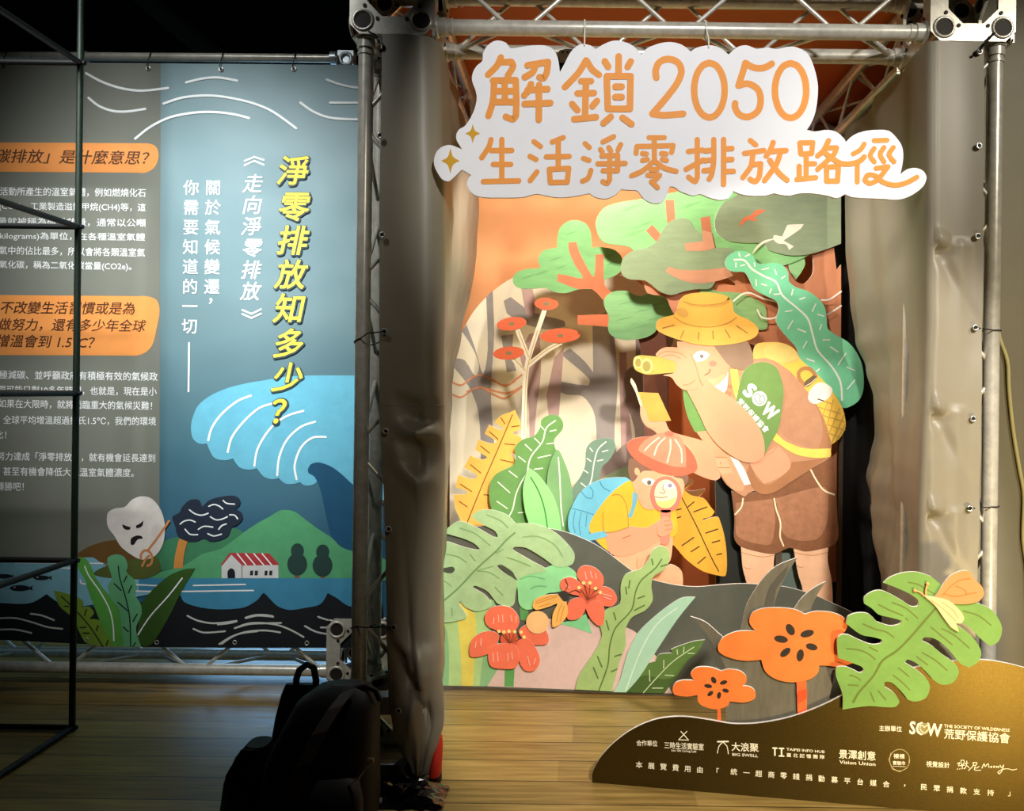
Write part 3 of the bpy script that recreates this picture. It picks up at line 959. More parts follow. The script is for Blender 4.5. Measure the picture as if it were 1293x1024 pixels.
fp.lines('stem_stripes', [P(RB, '487,1240 494,1024 506,890 555,710'), P(RB, '510,880 600,808 668,774'), P(RB, '493,910 436,852'), P(RB, '510,842 458,712')], '#d8b45c', 0.0008, 1.1)
for cx, cy, rx, ry, rot in ((600, 574, 61, 31, 3), (424, 675, 76, 33, -8), (670, 735, 101, 37, -3), (409, 823, 79, 33, -5)):
    fh = fp.board('flower_head', ell(RB, cx, cy, rx, ry, rot), mat('#ee6f45', 0.6, mottle=0.08, scale=20), 0.004, 0.008, 1)
    fp.prints('flower_eye', [ell(RB, cx, cy, 15, 9, rot)], '#93845a', 0.0048, 1, parent=fh)
mb = MB()
b0 = at(662, 560, YD)
mb.box((b0.x, YD + 0.02, b0.z / 2 + 0.02), (0.02, 0.02, b0.z + 0.04))
fp.part('support_batten', mb, mat('#b99a6c', 0.7))

# tree cutouts
YT1, YT2 = 4.00, 3.86


def grain(col):
    return mat(col, 0.66, mottle=0.12, scale=9, stretch=(1, 1, 4))


OB = mat('#d9744a', 0.66, mottle=0.12, scale=12)
tr = Thing('tree_cutout', 'smaller cutout tree with two fresh green crowns and orange branches above the binoculars', 'cutout', at(800, 700, YT1), YP(YT1), 'tree cutouts in the booth')
tr.board('trunk', P(RX, '764,380c 772,372c 800,380 830,400 842,440 842,700c 815,700c 812,470 800,410'), '#7a4a36', -0.012, 0.01, 3)
c1 = tr.board('tree_crown', P(RB, '430,460 440,425 490,400 570,393c 557,350 580,310 620,295 655,290c 655,240 670,190 710,157 760,153 805,175 825,220 828,290c 880,288 940,300 975,330 985,370 970,415 930,440 895,455 895,520c 850,505 830,500 760,502 700,520 640,515 595,492c 540,497 480,498 445,485'), grain('#7db46f'), 0, 0.01)
tr.prints('branch', [P(RB, '710,265c 752,262c 765,310 800,380 840,440 848,325c 890,325c 893,480 945,525c 890,560c 830,500 760,500 655,460c 657,423c 700,430 785,445 745,380 715,310')], OB, 0.0008, 3, parent=c1)
tr.prints('crown_strokes', [P(RB, '%d,%dc %d,%d %d,%dc %d,%d' % (x, y, x + 35, y - 16, x + 75, y - 26, x + 38, y - 10)) for x, y in ((690, 230), (610, 360), (640, 400), (470, 450), (900, 380), (880, 345), (540, 430))], '#6aa15f', 0.0006, 3, parent=c1, join=True)
br = tr.board('branch', P(RB, '757,632c 930,626c 930,692c 757,678c'), OB, 0.004, 0.01, 1)
c2 = tr.board('tree_crown', P(RB, '890,580 895,545 930,515 1000,508 1050,530 1080,535c 1130,520 1190,530 1220,580 1260,612 1290,630 1250,655 1160,680c 1150,715 1100,745 1020,757 960,750 920,725 910,690 915,640'), grain('#8fc382'), 0.006, 0.01)
tr.prints('crown_strokes', [P(RB, '%d,%dc %d,%d %d,%dc %d,%d' % (x, y, x + 40, y - 14, x + 95, y - 22, x + 45, y - 8)) for x, y in ((960, 580), (1040, 620), (950, 660), (1030, 700), (1100, 660), (1110, 590))], '#7fb473', 0.0066, 3, parent=c2, join=True)

t2 = Thing('tree_cutout', 'big brown-trunked cutout tree with layered crowns and two birds above the yellow hat', 'cutout', at(1020, 740, YT2), YP(YT2), 'tree cutouts in the booth')
t2.board('trunk', P(R5, '590,270c 720,265c 830,310 860,400 900,460 940,472 985,420 985,325c 1092,288c 1105,405c 1128,376c 1128,1980c 900,1980c 880,1000 700,790 600,760 500,700 420,560 380,480c 500,470 600,480 540,430 500,410 520,380 600,370 640,330'), mat('#c98058', 0.66, mottle=0.10, scale=10, stretch=(4, 1, 1)), -0.02, 0.01)
t2.board('low_bough', P(R5, '10,430c 120,455 150,520 240,540 270,600 300,640 360,640 420,560 380,500 300,480c 150,450 40,425c'), '#d98a66', -0.026, 0.006, 3)
t2.board('tree_crown', P(R5, '420,470c 500,510 570,515 640,525 740,580 752,640 752,700 690,706c 560,680 420,640'), grain('#8db675'), -0.012, 0.01, label='green crown behind the yellow hat')
t2.board('tree_crown', P(R5, '855,330c 930,330 947,370 930,410 900,452c 868,400'), grain('#8fbd7c'), -0.012, 0.01)
c3 = t2.board('tree_crown', P(RX, '752,284 755,272 765,261 785,255 810,251 850,243 900,235c 900,190c 1000,190c 1062,200c 1062,300c 1000,332 950,340 900,330 850,322 800,316 795,312 787,310 765,307 757,300'), grain('#85bb76'), -0.006, 0.01, label='bright green crown')
t2.prints('branch', [P(R5, '240,50c 285,50c 290,150c 250,167c'), P(R5, '143,205c 175,175c 222,228c 195,262c'), P(R5, '418,140c 465,132c 475,220 496,292c 440,307 345,307c 337,270c 430,260c 425,200')], '#c07450', -0.0052, 1, parent=c3)
t2.prints('crown_strokes', [P(R5, '%d,%dc %d,%d %d,%dc %d,%d' % (x, y, x + 50, y - 10, x + 130, y - 45, x + 60, y - 30)) for x, y in ((10, 110), (60, 200), (300, 100), (20, 240), (500, 240))], '#79ad6a', -0.0054, 3, parent=c3, join=True)
c4 = t2.board('tree_crown', P(R5, '15,390 30,340 80,305 150,290 200,260c 230,200 270,155 320,140 360,150 385,190 425,225 440,300c 520,290 580,300 590,350 560,400 500,450 470,495 400,500 340,510 270,530 210,510 160,470 130,455 60,450 25,430'), grain('#8f9f78'), 0.0, 0.01, label='grey green crown with a long orange branch')
t2.prints('branch', [P(R5, '243,410 260,388 300,400 400,405 560,390c 610,420 480,465 380,470 300,445'), P(R5, '425,200c 475,215c 492,292c 440,307 345,307c 337,270c 430,258c')], '#cf9270', 0.0008, 3, parent=c4)
c5 = t2.board('tree_crown', P(R5, '490,180 500,120 540,60 600,25 660,-80c 1128,-80c 1128,270c 1050,300 960,325 880,330 820,320 760,300 740,265c 640,265 560,255 510,225'), grain('#8a9674'), 0.003, 0.01, label='grey green crown with two birds')
bd = t2.prints('orange_bird', [P(R5, '612,188c 630,145 675,125 700,100 750,100c 720,120 690,140 712,158c 655,150c')], '#e0744c', 0.0038, 3, parent=c5)
gl = t2.prints('white_gull', [P(R5, '677,325c 700,285 740,255 785,245c 790,228 830,235c 850,190 860,175 940,172c 925,195 860,240 838,255c 890,285c 865,303c 850,275 810,270 785,250c 730,275')], '#ece2c8', 0.004, 3, parent=c5)
t2.lines('wispy_lines', [P(R5, s) for s in ('585,560 630,525 670,520 730,545 800,565', '705,605 725,640 770,650 805,640', '1030,555 1070,552 1128,512', '1058,630 1128,585')], '#f6eedd', 0.0045, 2.0)

# long wavy mint leaf
YM = 3.82
ml = Thing('leaf_cutout', 'long wavy mint leaf cutout with white dashes behind the explorer\'s backpack', 'cutout', at(1040, 640, YM), YP(YM), 'leaf cutouts in the booth')
ml.board('leaf_board', P(R5, '543,365 560,330 600,308 650,310 685,335 705,368 740,372 800,368 840,385 862,420 865,460 900,490 960,510 1010,545 1045,590 1055,650 1062,700 1100,730 1160,765 1200,810 1230,870 1242,940 1240,1010 1220,1060 1180,1090 1140,1100 1100,1060 1050,1000 980,930 920,850 905,800 870,760 820,700 800,655 815,600 800,560 740,530 690,500 665,450 640,415 590,412 555,400'), mat('#7fd3a0', 0.64, mottle=0.08, scale=16), 0, 0.01)
ml.lines('leaf_midrib', [P(R5, '590,352 640,355 680,400 740,435 800,465 830,530 900,590 960,650 985,730 1010,810 1080,890 1125,970 1133,1060')], '#f2f6e4', 0.0008, 2.4)
DASH = '612,318 617,335;645,335 665,325;597,368 597,388;622,383 640,377;690,368 693,385;728,402 762,394;793,402 802,425;827,447 845,435;698,452 700,482;727,475 752,482;768,520 775,500;790,527 817,525;878,530 885,502;920,552 946,542;848,614 880,609;983,612 1000,575;1010,627 1040,637;1020,705 1030,680;860,700 885,660;910,702 950,717;937,797 955,765;955,852 992,865;1037,757 1070,757;1075,792 1113,818;1113,882 1152,825;1158,895 1198,912;1160,1005 1197,960;1005,915 1018,903'
ml.lines('leaf_dashes', [P(R5, s) for s in DASH.split(';')], '#f2f6e4', 0.0008, 1.7)
mb = MB()
q = at(1064, 500, YM)
mb.box((q.x, YM + 0.022, q.z / 2), (0.02, 0.02, q.z))
ml.part('support_batten', mb, mat('#5a4a38', 0.7))

# boards low in the booth, the first with the explorer's shadow painted in
YK = 3.80
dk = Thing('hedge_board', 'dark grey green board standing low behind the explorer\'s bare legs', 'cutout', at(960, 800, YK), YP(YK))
dk.board('board', P(RX, '904,640 905,600 925,590 980,640 1022,690 1024,880c 904,880c'), '#23261e', 0, 0.01)  # dark colour paints the explorer's shadow on a teal grey board
dk.prints('unshaded_patch', [P(RX, '968,690c 1022,690c 1024,880c 972,880c')], '#66766c', 0.0008, 1)  # the board's own teal grey, outside the painted shadow
mb = MB()
mb.box((at(870, 600, 4.2).x, 4.2, 0.75), (0.22, 0.012, 1.5))
tag(mb.obj('orange_board', mat('#f58a50', 0.7, mottle=0.06, scale=4), (at(870, 600, 4.2).x, 4.2, 0)), 'narrow deep orange board between the child\'s red hat and the explorer', 'cutout')
# ================================================================ explorer cutout
YE = 3.74
SKIN = mat('#eaa078', 0.64, mottle=0.05, scale=10, name='printed_skin')
LINE = mat('#c48a5c', 0.65, mottle=0.03)
ex = Thing('explorer_cutout', 'life-size cutout of a person in yellow bucket hat looking through binoculars', 'cutout', at(985, 760, YE), YP(YE))
k = 0.0007
ex.board('leg', P(RG, '622,110c 800,110c 788,220 805,300 812,420 812,880c 660,880c 655,330 632,230'), '#f5c096', 0, 0.01)
ex.board('leg', P(RG, '885,110c 1066,110c 1060,190 1080,290 1086,400 1080,880c 935,880c 935,345 912,260'), '#f5c096', 0, 0.01)
ex.lines('knee_lines', [P(RG, s) for s in ('640,225 655,233 672,231', '905,216 920,225 938,223', '625,150 720,172 790,165', '892,150 980,165 1060,150')], LINE, k, 0.8)
sh = ex.board('shorts', P(RC, '575,560c 655,570c 740,560 860,505 975,440 1078,370c 1095,470 1110,700 1115,790 1092,832 1040,850 950,866 895,852 860,848 790,878 700,865 620,840 590,800 590,700'), '#8a5836', k, 0.0095, mottle=0.18, scale=26)
ex.prints('shorts_panel', [P(RC, '597,620c 780,600c 795,690 790,770 775,825 740,832 640,810 597,775'), P(RC, '795,598c 1045,540 1062,650 1050,740 1010,800 940,812 860,795 822,745 815,680')], '#ac7552', k * 2, parent=sh, mottle=0.22, scale=30)
ex.lines('shorts_seams', [P(RC, s) for s in ('790,598 800,650 822,720 820,790 838,837', '975,452 1000,500 1040,555 1093,578', '633,598 625,640 593,678')], '#f6dfb4', k * 3, 2.0, parent=sh)
# backpack
bp_ = ex.board('backpack', P(R5, '680,840c 700,780 760,768 830,772 890,800 920,850 980,905 1050,975 1100,1040 1135,1100 1150,1160 1150,1200 1120,1255 1080,1285c 900,1290 700,1100'), '#eebc48', k * 1.2, 0.009, mottle=0.05)
ex.prints('backpack_roll', [P(R5, '680,850c 690,800 740,772 800,770 870,790 912,840 908,862 860,872 835,890c 780,860 690,852')], '#d9b860', k * 2.2, parent=bp_)
ex.prints('backpack_roll_light', [P(R5, '740,800 790,772 860,785 905,820 905,850 850,868 790,862 745,840')], '#dfc069', k * 2.6, parent=bp_)
ex.prints('backpack_body', [P(R5, '680,855c 760,850 825,885 870,915 920,970 975,1040 1020,1110 1055,1190 1080,1290c 1075,1320 1000,1345 900,1320 800,1270 740,1200c 640,1000c')], '#c08a64', k * 2.4, parent=bp_, mottle=0.12, scale=18)
ex.prints('backpack_side', [P(R5, '960,1025c 1020,1110 1055,1190 1080,1290c 1060,1320 1010,1320c 1035,1230 1020,1130')], '#b17a50', k * 2.8, parent=bp_)
ex.lines('mesh_pocket', [P(R5, s) for s in ('1010,1055 1085,1080', '1012,1095 1125,1128', '1030,1135 1145,1170', '1045,1180 1148,1212', '1058,1225 1120,1248', '1060,1180 1088,1060', '1035,1140 1062,1065', '1065,1235 1120,1100', '1080,1275 1145,1130', '1105,1265 1150,1180')], '#c29a4a', k * 3, 1.2, parent=bp_)
ex.prints('label_patch', [P(R5, '970,1015 1000,980 1030,972 1065,985 1085,1010 1070,1045 1030,1070 990,1080 962,1055')], '#f6e2cf', k * 3, parent=bp_)
ex.lines('buckle_loop', [P(R5, '945,985 917,950 915,920 940,900 975,905 1000,940')], '#b67a44', k * 3.2, 4.6, parent=bp_)
ex.prints('buckle', [P(R5, '940,980c 948,965 990,935 1006,945c 1003,955 960,992 945,992c')], '#6b5534', k * 3.6, parent=bp_)
ex.lines('buckle_edge', [P(R5, '948,990 975,975 1003,950')], '#f6e8c8', k * 4, 0.8, parent=bp_)
# torso
vs = ex.board('vest', P(RC, '520,-90c 640,-100c 700,0 800,200 860,300 1075,380c 1070,392 975,450 880,510 800,562 740,577 690,560 655,575c 640,588 590,560 540,515 480,400 450,330 425,250 420,200c 470,100c'), '#c68e66', k * 4, 0.009, mottle=0.08)
ex.prints('vest_flap', [P(RC, '425,258c 470,300 540,368 580,392 620,480 640,540 628,562c 590,555 545,512 490,410 455,335')], '#eda276', k * 5, parent=vs)
ex.prints('vest_fold', [P(RC, '1075,380c 975,450 880,510 800,562 740,577 690,555 650,480 670,420c 700,490 740,527 790,515 860,455 880,412c 970,405')], '#ad744a', k * 5, parent=vs)
ex.prints('vest_pocket', [P(RC, '478,390c 550,392c 585,470c 520,472c')], '#f2ae82', k * 5.4, 1, parent=vs)
ex.lines('vest_stitches', [P(RC, '497,442 565,442'), P(RC, '480,388 550,392'), P(RC, '519,414 520,424')], '#b87c50', k * 5.8, 1.0, parent=vs)
ex.prints('vest_stripes', [P(RC, '540,18c 580,25c 578,42c 538,34c'), P(RC, '534,50c 576,60c 572,82c 528,72c')], '#b97a52', k * 5.4, 1, parent=vs)
ex.prints('white_shirt', [P(RC, '568,385c 610,405c 640,450 672,525c 640,532c 615,480'), P(R5, '558,905c 552,1000 530,1030 500,1020 480,985c 520,970')], '#f6ecdd', k * 5.6, parent=vs)
ex.prints('shoulder_strap', [P(R5, '568,905c 605,905c 612,960 615,1040 600,1060c 580,1000')], '#f7d05c', k * 5.8, parent=vs)
ex.board('sleeve', P(RC, '330,50c 350,40c 400,90 440,190 460,255c 390,262c 355,190 335,110'), '#6d9a4d', k * 5, 0.009)
ex.board('far_arm', P(RC, '395,258c 460,255c 480,300 440,330c 425,300'), SKIN, k * 4.5, 0.009)
ex.prints('waist_strap', [P(RC, '770,255c 800,268 850,310 950,345 1075,345c 1078,375 1070,388 1000,393 900,375 810,320 760,280')], '#fbd25c', k * 6, parent=vs)
ex.prints('belly_hand', [P(RC, '665,420c 740,375 810,328c 862,390 872,440 820,490 740,525c 700,480')], SKIN, k * 6.2, parent=vs)
ex.lines('hand_crease', [P(RC, '745,378 780,365 808,332')], LINE, k * 6.6, 1.0, parent=vs)
# head
hd = ex.board('face', P(R5, '300,765c 500,765c 540,830 568,880 560,905 545,945 500,985 470,1000 400,1000 320,900'), SKIN, k * 6, 0.009)
ex.prints('neck_shadow', [P(R5, '440,955c 490,950 540,930 530,960 500,985 470,1000c')], '#f4ae80', k * 6.6, parent=hd)
ex.prints('eye', [P(R5, '380,845 400,818 430,812 462,828 455,845 430,862 395,865')], '#fbfaf0', k * 7, parent=hd)
ex.prints('iris', [ell(R5, 424, 839, 10, 10)], '#7b7468', k * 7.6, parent=hd)
ex.prints('cheek', [ell(R5, 481, 876, 20, 14)], '#f08468', k * 7, parent=hd)
ex.lines('mouth', [P(R5, '422,938 445,932 462,920 467,905')], '#5a3a28', k * 7, 0.9, parent=hd)
hr = ex.board('hair', P(R5, '482,780c 560,770 650,755c 670,790 684,840 680,885 640,906 590,900 550,872 510,820'), '#95785f', k * 8, 0.009)
ht = ex.board('bucket_hat', P(R5, '193,690 205,655 250,638 285,628 302,600c 305,580 325,540 370,522 450,517 520,525 565,545 580,575 588,615 620,638c 660,655 700,685 711,715 690,745 620,770 520,784 420,782 330,762 250,735 205,712'), '#f5b650', k * 10, 0.009, mottle=0.06)
ex.prints('hat_shading', [P(R5, '300,600 335,598 358,625 345,642 305,632'), P(R5, '330,560c 380,575 450,580 520,570 568,550c 560,540 568,560 520,585 450,592 370,585')], '#d9a24e', k * 10.8, parent=ht)
ex.lines('hat_lines', [P(R5, '285,640 330,670 400,688 480,690 560,670 600,642'), P(R5, '332,562 380,577 450,580 520,572 562,553')], '#c28d3a', k * 11.2, 1.0, parent=ht)
ex.lines('hat_stitches', [P(R5, s) for s in ('225,697 285,682', '318,747 333,710', '407,752 409,718', '482,752 480,712', '543,705 567,745', '600,685 655,722')], '#a87c34', k * 11.2, 1.3, parent=ht)
# flag with the society's mark
fl = ex.board('green_flag', P(R5, '600,1070 605,1030 620,960 640,910 690,875 750,870 800,895 828,960 838,1020 828,1120 810,1210 770,1280 742,1338c 735,1270 700,1190 640,1115'), '#6f9149', k * 12, 0.009, mottle=0.08, scale=18)
RF = (900, 440, 6.4)
A = math.radians(-36)
ex.chars('flag_emblem', [('O', 900 + 378 / 6.4, 440 + 408 / 6.4, 20)], WH, k * 13, 0.035, parent=fl, ang=A)
ex.prints('flag_emblem', [ell(RF, 378, 405, 60, 60)], WH, k * 13, 1, parent=fl)
for c_, cx_, cy_, hw_ in (('S', 300, 340, 6.4), ('W', 462, 508, 9.6)):
    px_, py_ = 900 + cx_ / 6.4, 440 + cy_ / 6.4
    ex.text('flag_emblem', [(c_, px_ - .77 * hw_, py_ - .64 * hw_, px_ + .77 * hw_, py_ + .64 * hw_, 18.5)], WH, k * 13, 0.055, parent=fl)
ex.lines('emblem_heart', [P(RF, '375,450 345,415 340,380 365,365 385,385 405,380 420,405 410,435 375,450'), P(RF, '385,385 375,420 400,430')], '#7c8d6a', k * 14, 1.1, parent=fl)
ex.chars('flag_lettering', [(c, 900 + (225 + 40 * i) / 6.4, 440 + (435 + 43 * i) / 6.4, 8.6) for i, c in enumerate('荒野保護協會')], WH, k * 13, 0.02, parent=fl, ang=math.radians(-47))
# near arm, hand, binoculars
am = ex.board('near_arm', P(RC, '285,-20c 310,20 340,40 380,110 420,190 450,255 500,322 560,372 620,406 680,418 725,400 742,362 735,290 700,215 640,145 560,78 490,32 445,-15 410,-70 370,-130 320,-140 280,-80'), SKIN, k * 14, 0.009)
hn = ex.board('hand', P(R5, '193,835 215,805 250,793 330,800 370,830 395,890 412,950 400,1000 340,1010 300,985 270,945 230,935 290,920 292,870 250,855'), SKIN, k * 16, 0.009)
ex.lines('finger_lines', [P(R5, s) for s in ('200,835 240,815 310,822 345,845', '225,842 270,832 318,850', '370,830 395,890 412,950 430,985', '330,985 365,978 390,960')], LINE, k * 17, 1.0, parent=hn)
bi = ex.board('binoculars', P(R5, '78,872 88,842 120,834 280,852 292,880 286,918 240,925 160,932 125,926 88,906'), '#b5a548', k * 15, 0.009)
ex.prints('lens_rim', [ell(R5, 147, 888, 31, 38), ell(R5, 101, 870, 22, 31)], '#d8c976', k * 15.6, 1, parent=bi)
ex.prints('lens', [ell(R5, 146, 890, 21, 27), ell(R5, 103, 872, 15, 22)], '#9a8b40', k * 16, 1, parent=bi)

# ================================================================ child cutout
YC = 3.66
ch = Thing('child_cutout', 'cutout of a crouching child in yellow shirt and red cap with magnifying glass', 'cutout', at(800, 760, YC), YP(YC))
ch.board('raised_arm', P(RD, '1075,120c 1085,130 1110,190 1185,190 1220,250 1250,268 1400,310 1440,350 1465,440 1478,490 1450,506 1380,485 1300,440 1200,330 1150,260 1100,230 1075,180'), SKIN, 0, 0.009)
bk = ch.board('book', P(RD, '1060,60c 1165,65c 1230,205c 1115,210c'), '#cca044', k * 1, 0.009, 1)
ch.prints('book_lower', [P(RD, '1098,168c 1210,160c 1230,205c 1115,210c')], '#c69d44', k * 1.8, 1, parent=bk)
ch.prints('book_page', [P(RD, '1028,-12c 1050,20 1062,60c 1080,110 1115,208c 1108,212c 1070,120 1050,60 1025,10')], '#f0dfae', k * 1.8, 3, parent=bk)
ch.prints('thumb', [P(RD, '1078,125c 1092,130 1105,165 1118,205 1160,245c 1110,235 1075,180')], SKIN, k * 2.4)
ch.board('blue_backpack', P(RD, '710,700 728,640 768,570 830,520 910,495 1000,492 1030,510c 960,570 900,640 850,730 805,785c 840,800 900,820 900,850c 800,815 750,800 715,760'), '#72bdd2', k * 1, 0.009, mottle=0.08)
ch.lines('backpack_lines', [P(RD, s) for s in ('728,648 780,660 840,680', '745,660 735,720 745,770', '775,668 765,730 772,780', '805,675 798,740', '775,560 800,590 830,595 835,560 820,540', '870,510 885,540 920,560')], '#4a8fa6', k * 1.8, 1.0)
bs = ch.board('lower_body', P(RD, '820,790c 900,830 930,880 1000,880 1120,830 1240,770c 1235,860 1225,910 1200,945 1230,930 1280,960 1290,1010 1285,1090c 1000,1090c 960,920 850,850'), '#eeb084', k * 2, 0.009)
ch.prints('navy_shorts', [P(RD, '818,795c 860,815 905,850 945,885c 920,892 850,845')], '#36485c', k * 3, parent=bs)
ch.lines('knee_lines', [P(RD, s) for s in ('1060,900 1055,940 1070,960', '1200,945 1160,1000')], LINE, k * 3, 1.0, parent=bs)
st = ch.board('yellow_shirt', P(RD, '815,745 870,640 940,560 1015,508 1060,520c 1100,600 1200,650 1250,660 1262,760 1240,792c 1130,792 1020,800 930,875c 870,830'), '#f4b830', k * 3.5, 0.009, mottle=0.08)
ch.prints('rucksack_strap', [P(RD, '1035,565c 1058,572 1055,620 1030,695c 1008,690c 1030,640')], '#74b4c4', k * 4.3, parent=st)
ch.board('near_arm', P(RD, '890,745c 905,770 1010,738 1100,745 1165,710 1185,688 1222,700 1240,745 1205,785 1120,842 1000,888 928,878 905,830'), SKIN, k * 5, 0.009)
ch.prints('shirt_sleeve', [P(RD, '885,750 880,670 920,600 960,575 1000,612 1016,742c 950,762 893,772')], '#f2b832', k * 5.8)
ch.lines('shirt_lines', [P(RD, s) for s in ('885,668 888,750 895,770 955,762 1014,742', '935,580 965,578 990,600 1008,650 1014,742')], '#b98a2c', k * 6.4, 1.1)
ch.prints('strap_end', [P(RD, '740,795c 820,775 898,760c 908,788c 850,805 795,815c')], '#72bdd2', k * 6.2, 3)
fc = ch.board('face', P(RD, '1020,455c 1060,435c 1250,480c 1295,492 1290,570 1240,640 1180,650 1130,632 1075,600 1040,545'), '#eeae82', k * 6, 0.009)
ch.prints('chin_shadow', [P(RD, '1058,585c 1110,620 1160,640 1130,655 1085,640')], '#eeaa80', k * 6.5, parent=fc)
ch.prints('hair', [P(RD, '1014,420 1020,395 1060,400 1150,455 1090,458 1065,480 1048,505 1032,512 1015,475'), P(RD, '1235,475c 1310,470c 1318,500 1300,530 1288,500 1250,490')], '#86604a', k * 6.8, parent=fc)
ch.prints('ear', [ell(RD, 1058, 462, 13, 20, -15)], '#eeae82', k * 7.4, parent=fc)
ch.prints('eye', [P(RD, '1082,505 1110,495 1135,500 1148,515 1135,530 1105,528')], '#fbf8ee', k * 7, parent=fc)
ch.prints('iris', [ell(RD, 1119, 517, 11, 12)], '#6f6456', k * 7.6, parent=fc)
cp = ch.board('red_cap', P(RD, '1005,335 1015,310 1060,290 1150,282 1240,275 1300,325 1345,380 1362,430 1355,458 1320,475 1270,485 1180,472 1090,430 1030,382'), '#e8684a', k * 8, 0.009, mottle=0.08)
ch.prints('cap_dome', [P(RD, '1065,352 1090,310 1150,275 1210,263 1260,272 1295,320 1306,380 1304,440c 1240,436 1150,405 1095,375')], '#f68c6c', k * 8.8, parent=cp)
ch.prints('cap_button', [P(RD, '1195,270 1205,260 1225,258 1243,272 1235,284 1210,282')], '#e07056', k * 9.2, parent=cp)
ch.lines('cap_lines', [P(RD, s) for s in ('1168,290 1125,325 1097,355', '1198,292 1162,330 1145,378', '1226,300 1226,350 1210,415', '1250,300 1280,350 1284,415')], '#fbdcc0', k * 9.2, 1.8, parent=cp)
mg = ch.board('magnifying_glass', ell(RD, 1203, 577, 79, 93, 0), '#e67f66', k * 10, 0.009, 1)
ch.board('magnifier_handle', P(RD, '1178,655c 1228,655c 1222,815 1205,832 1178,828c'), '#e88a70', k * 10, 0.009, 3, parent=mg)
ch.prints('lens', [ell(RD, 1203, 575, 58, 73)], '#f8dcb8', k * 10.8, 1, parent=mg)
ch.prints('shirt_in_lens', [P(RD, '1150,610c 1200,612 1255,590c 1240,630 1205,647 1170,638')], '#f6d97c', k * 11.2, parent=mg)
ch.prints('eye_in_lens', [P(RD, '1192,535 1212,515 1235,518 1250,535 1240,546 1205,546')], '#fbf8ee', k * 11.2, parent=mg)
ch.prints('iris_in_lens', [ell(RD, 1224, 532, 11, 11)], '#9a90a0', k * 11.6, 1, parent=mg)
ch.lines('face_in_lens', [P(RD, '1190,530 1188,550 1198,563 1190,572 1172,566'), P(RD, '1148,588 1180,594 1210,588')], '#b08468', k * 11.6, 1.0, parent=mg)
hn = ch.board('hand', P(RD, '1160,735 1180,700 1200,688 1225,700 1238,722 1235,760 1205,785 1165,785'), SKIN, k * 11, 0.009)
ch.lines('finger_lines', [P(RD, s) for s in ('1195,712 1228,706', '1198,735 1234,728', '1200,757 1230,750', '985,798 1025,782')], LINE, k * 12, 1.0, parent=hn)
for th, x0, px, y in ((ex, 985, 985, YE), (ch, 800, 800, YC)):
    mb = MB()
    q = at(px, 640, y)
    mb.box((q.x, y + 0.026, q.z / 2), (0.03, 0.03, q.z))
    th.part('support_batten', mb, mat('#5a4a38', 0.7))
# ================================================================ plant cutouts behind the front panel


def plant(name, label, x, y, outline, col, mids=(), veins=(), lc='#eef2d8', mid_px=1.6, vein_px=1.4, R=RD, vc=None):
    t = Thing(name, label, 'cutout', at(x, 760, y) * 1.0, YP(y), 'leaf cutouts in the booth')
    t.O.z = 0
    t.o.location = t.O
    t.board('leaf_board', P(R, outline), mat(col, 0.64, mottle=0.10, scale=12), 0, 0.009)
    if mids:
        t.lines('leaf_midrib', [P(R, s) for s in mids], lc, 0.0008, mid_px)
    if veins:
        t.lines('leaf_veins', [P(R, s) for s in veins], vc or lc, 0.0008, vein_px)
    return t


plant('leaf_cutout', 'tall orange serrated leaf cutout beside the dark green wavy leaf', 610, 3.78,
      '440,150c 460,195 472,240 425,268c 472,290 475,350 470,380 410,365c 440,400 440,460 400,700 300,900c 200,900c 165,705 140,650 132,578c 190,575 200,560 140,540c 155,478c 230,500 250,480 183,440c 215,380c 270,400 300,390 240,350c 257,300c 320,320 350,310 288,270c 310,225c 360,250 385,245 337,212c 370,180 420,160', '#fab652',
      ['428,175 350,360 280,520 205,705 170,800'], ['370,190 390,220', '312,260 355,298', '268,332 312,368', '217,427 268,468', '165,525 222,562', '160,612 200,640', '425,235 462,230', '390,322 440,326', '368,402 430,415', '285,578 320,582'], '#8a5a20', 1.4, 1.3)
plant('leaf_cutout', 'dark green wavy leaf cutout beside the orange serrated leaf', 690, 3.74,
      '570,235 575,200 610,178 655,178 683,212 680,250 640,300 645,345 690,420 725,530 735,700 735,900c 330,900c 335,700 312,610 315,520 350,470 430,430 445,390 440,340 480,300 540,280', '#6a9a52',
      ['645,205 600,240 580,310 520,390 500,470 470,520 445,580 430,650 410,690'], ['573,233 588,250', '618,258 648,252', '540,293 565,318', '602,322 635,318', '493,325 525,356', '558,392 622,378', '460,386 493,412', '540,450 580,445', '412,460 452,490', '355,515 415,568', '350,612 402,648', '458,670 500,666'])
plant('leaf_cutout', 'mid green upright pointed leaf cutout with a white midrib', 708, 3.715,
      '655,350 690,410 718,490 733,590 728,690 700,900c 660,900c 640,640 604,560 612,440', '#7aa86e', ['660,390 668,500 674,640 685,735'])
plant('leaf_cutout', 'bright light green pointed leaf cutout, frontmost of the clump beside the blue rucksack', 690, 3.70,
      '510,443c 560,480 620,560 655,640 675,755 675,900c 540,900c 520,760 490,650 482,540', '#98e087', ['520,490 560,560 590,650 605,745'], (), '#4a8a48')
plant('leaf_cutout', 'grey green curled leaf cutout left of the blue rucksack', 745, 3.72,
      '800,350 830,310 890,292 935,300 949,340 920,400 880,440 868,490 840,520 800,570 760,640 740,900c 690,900c 725,600 735,540 770,490 795,430', '#75907a', ['900,312 860,350 840,420 825,510 790,570'], ['820,343 833,360', '882,362 910,354', '805,395 825,410', '858,408 885,402', '790,455 810,468', '775,520 800,540'])
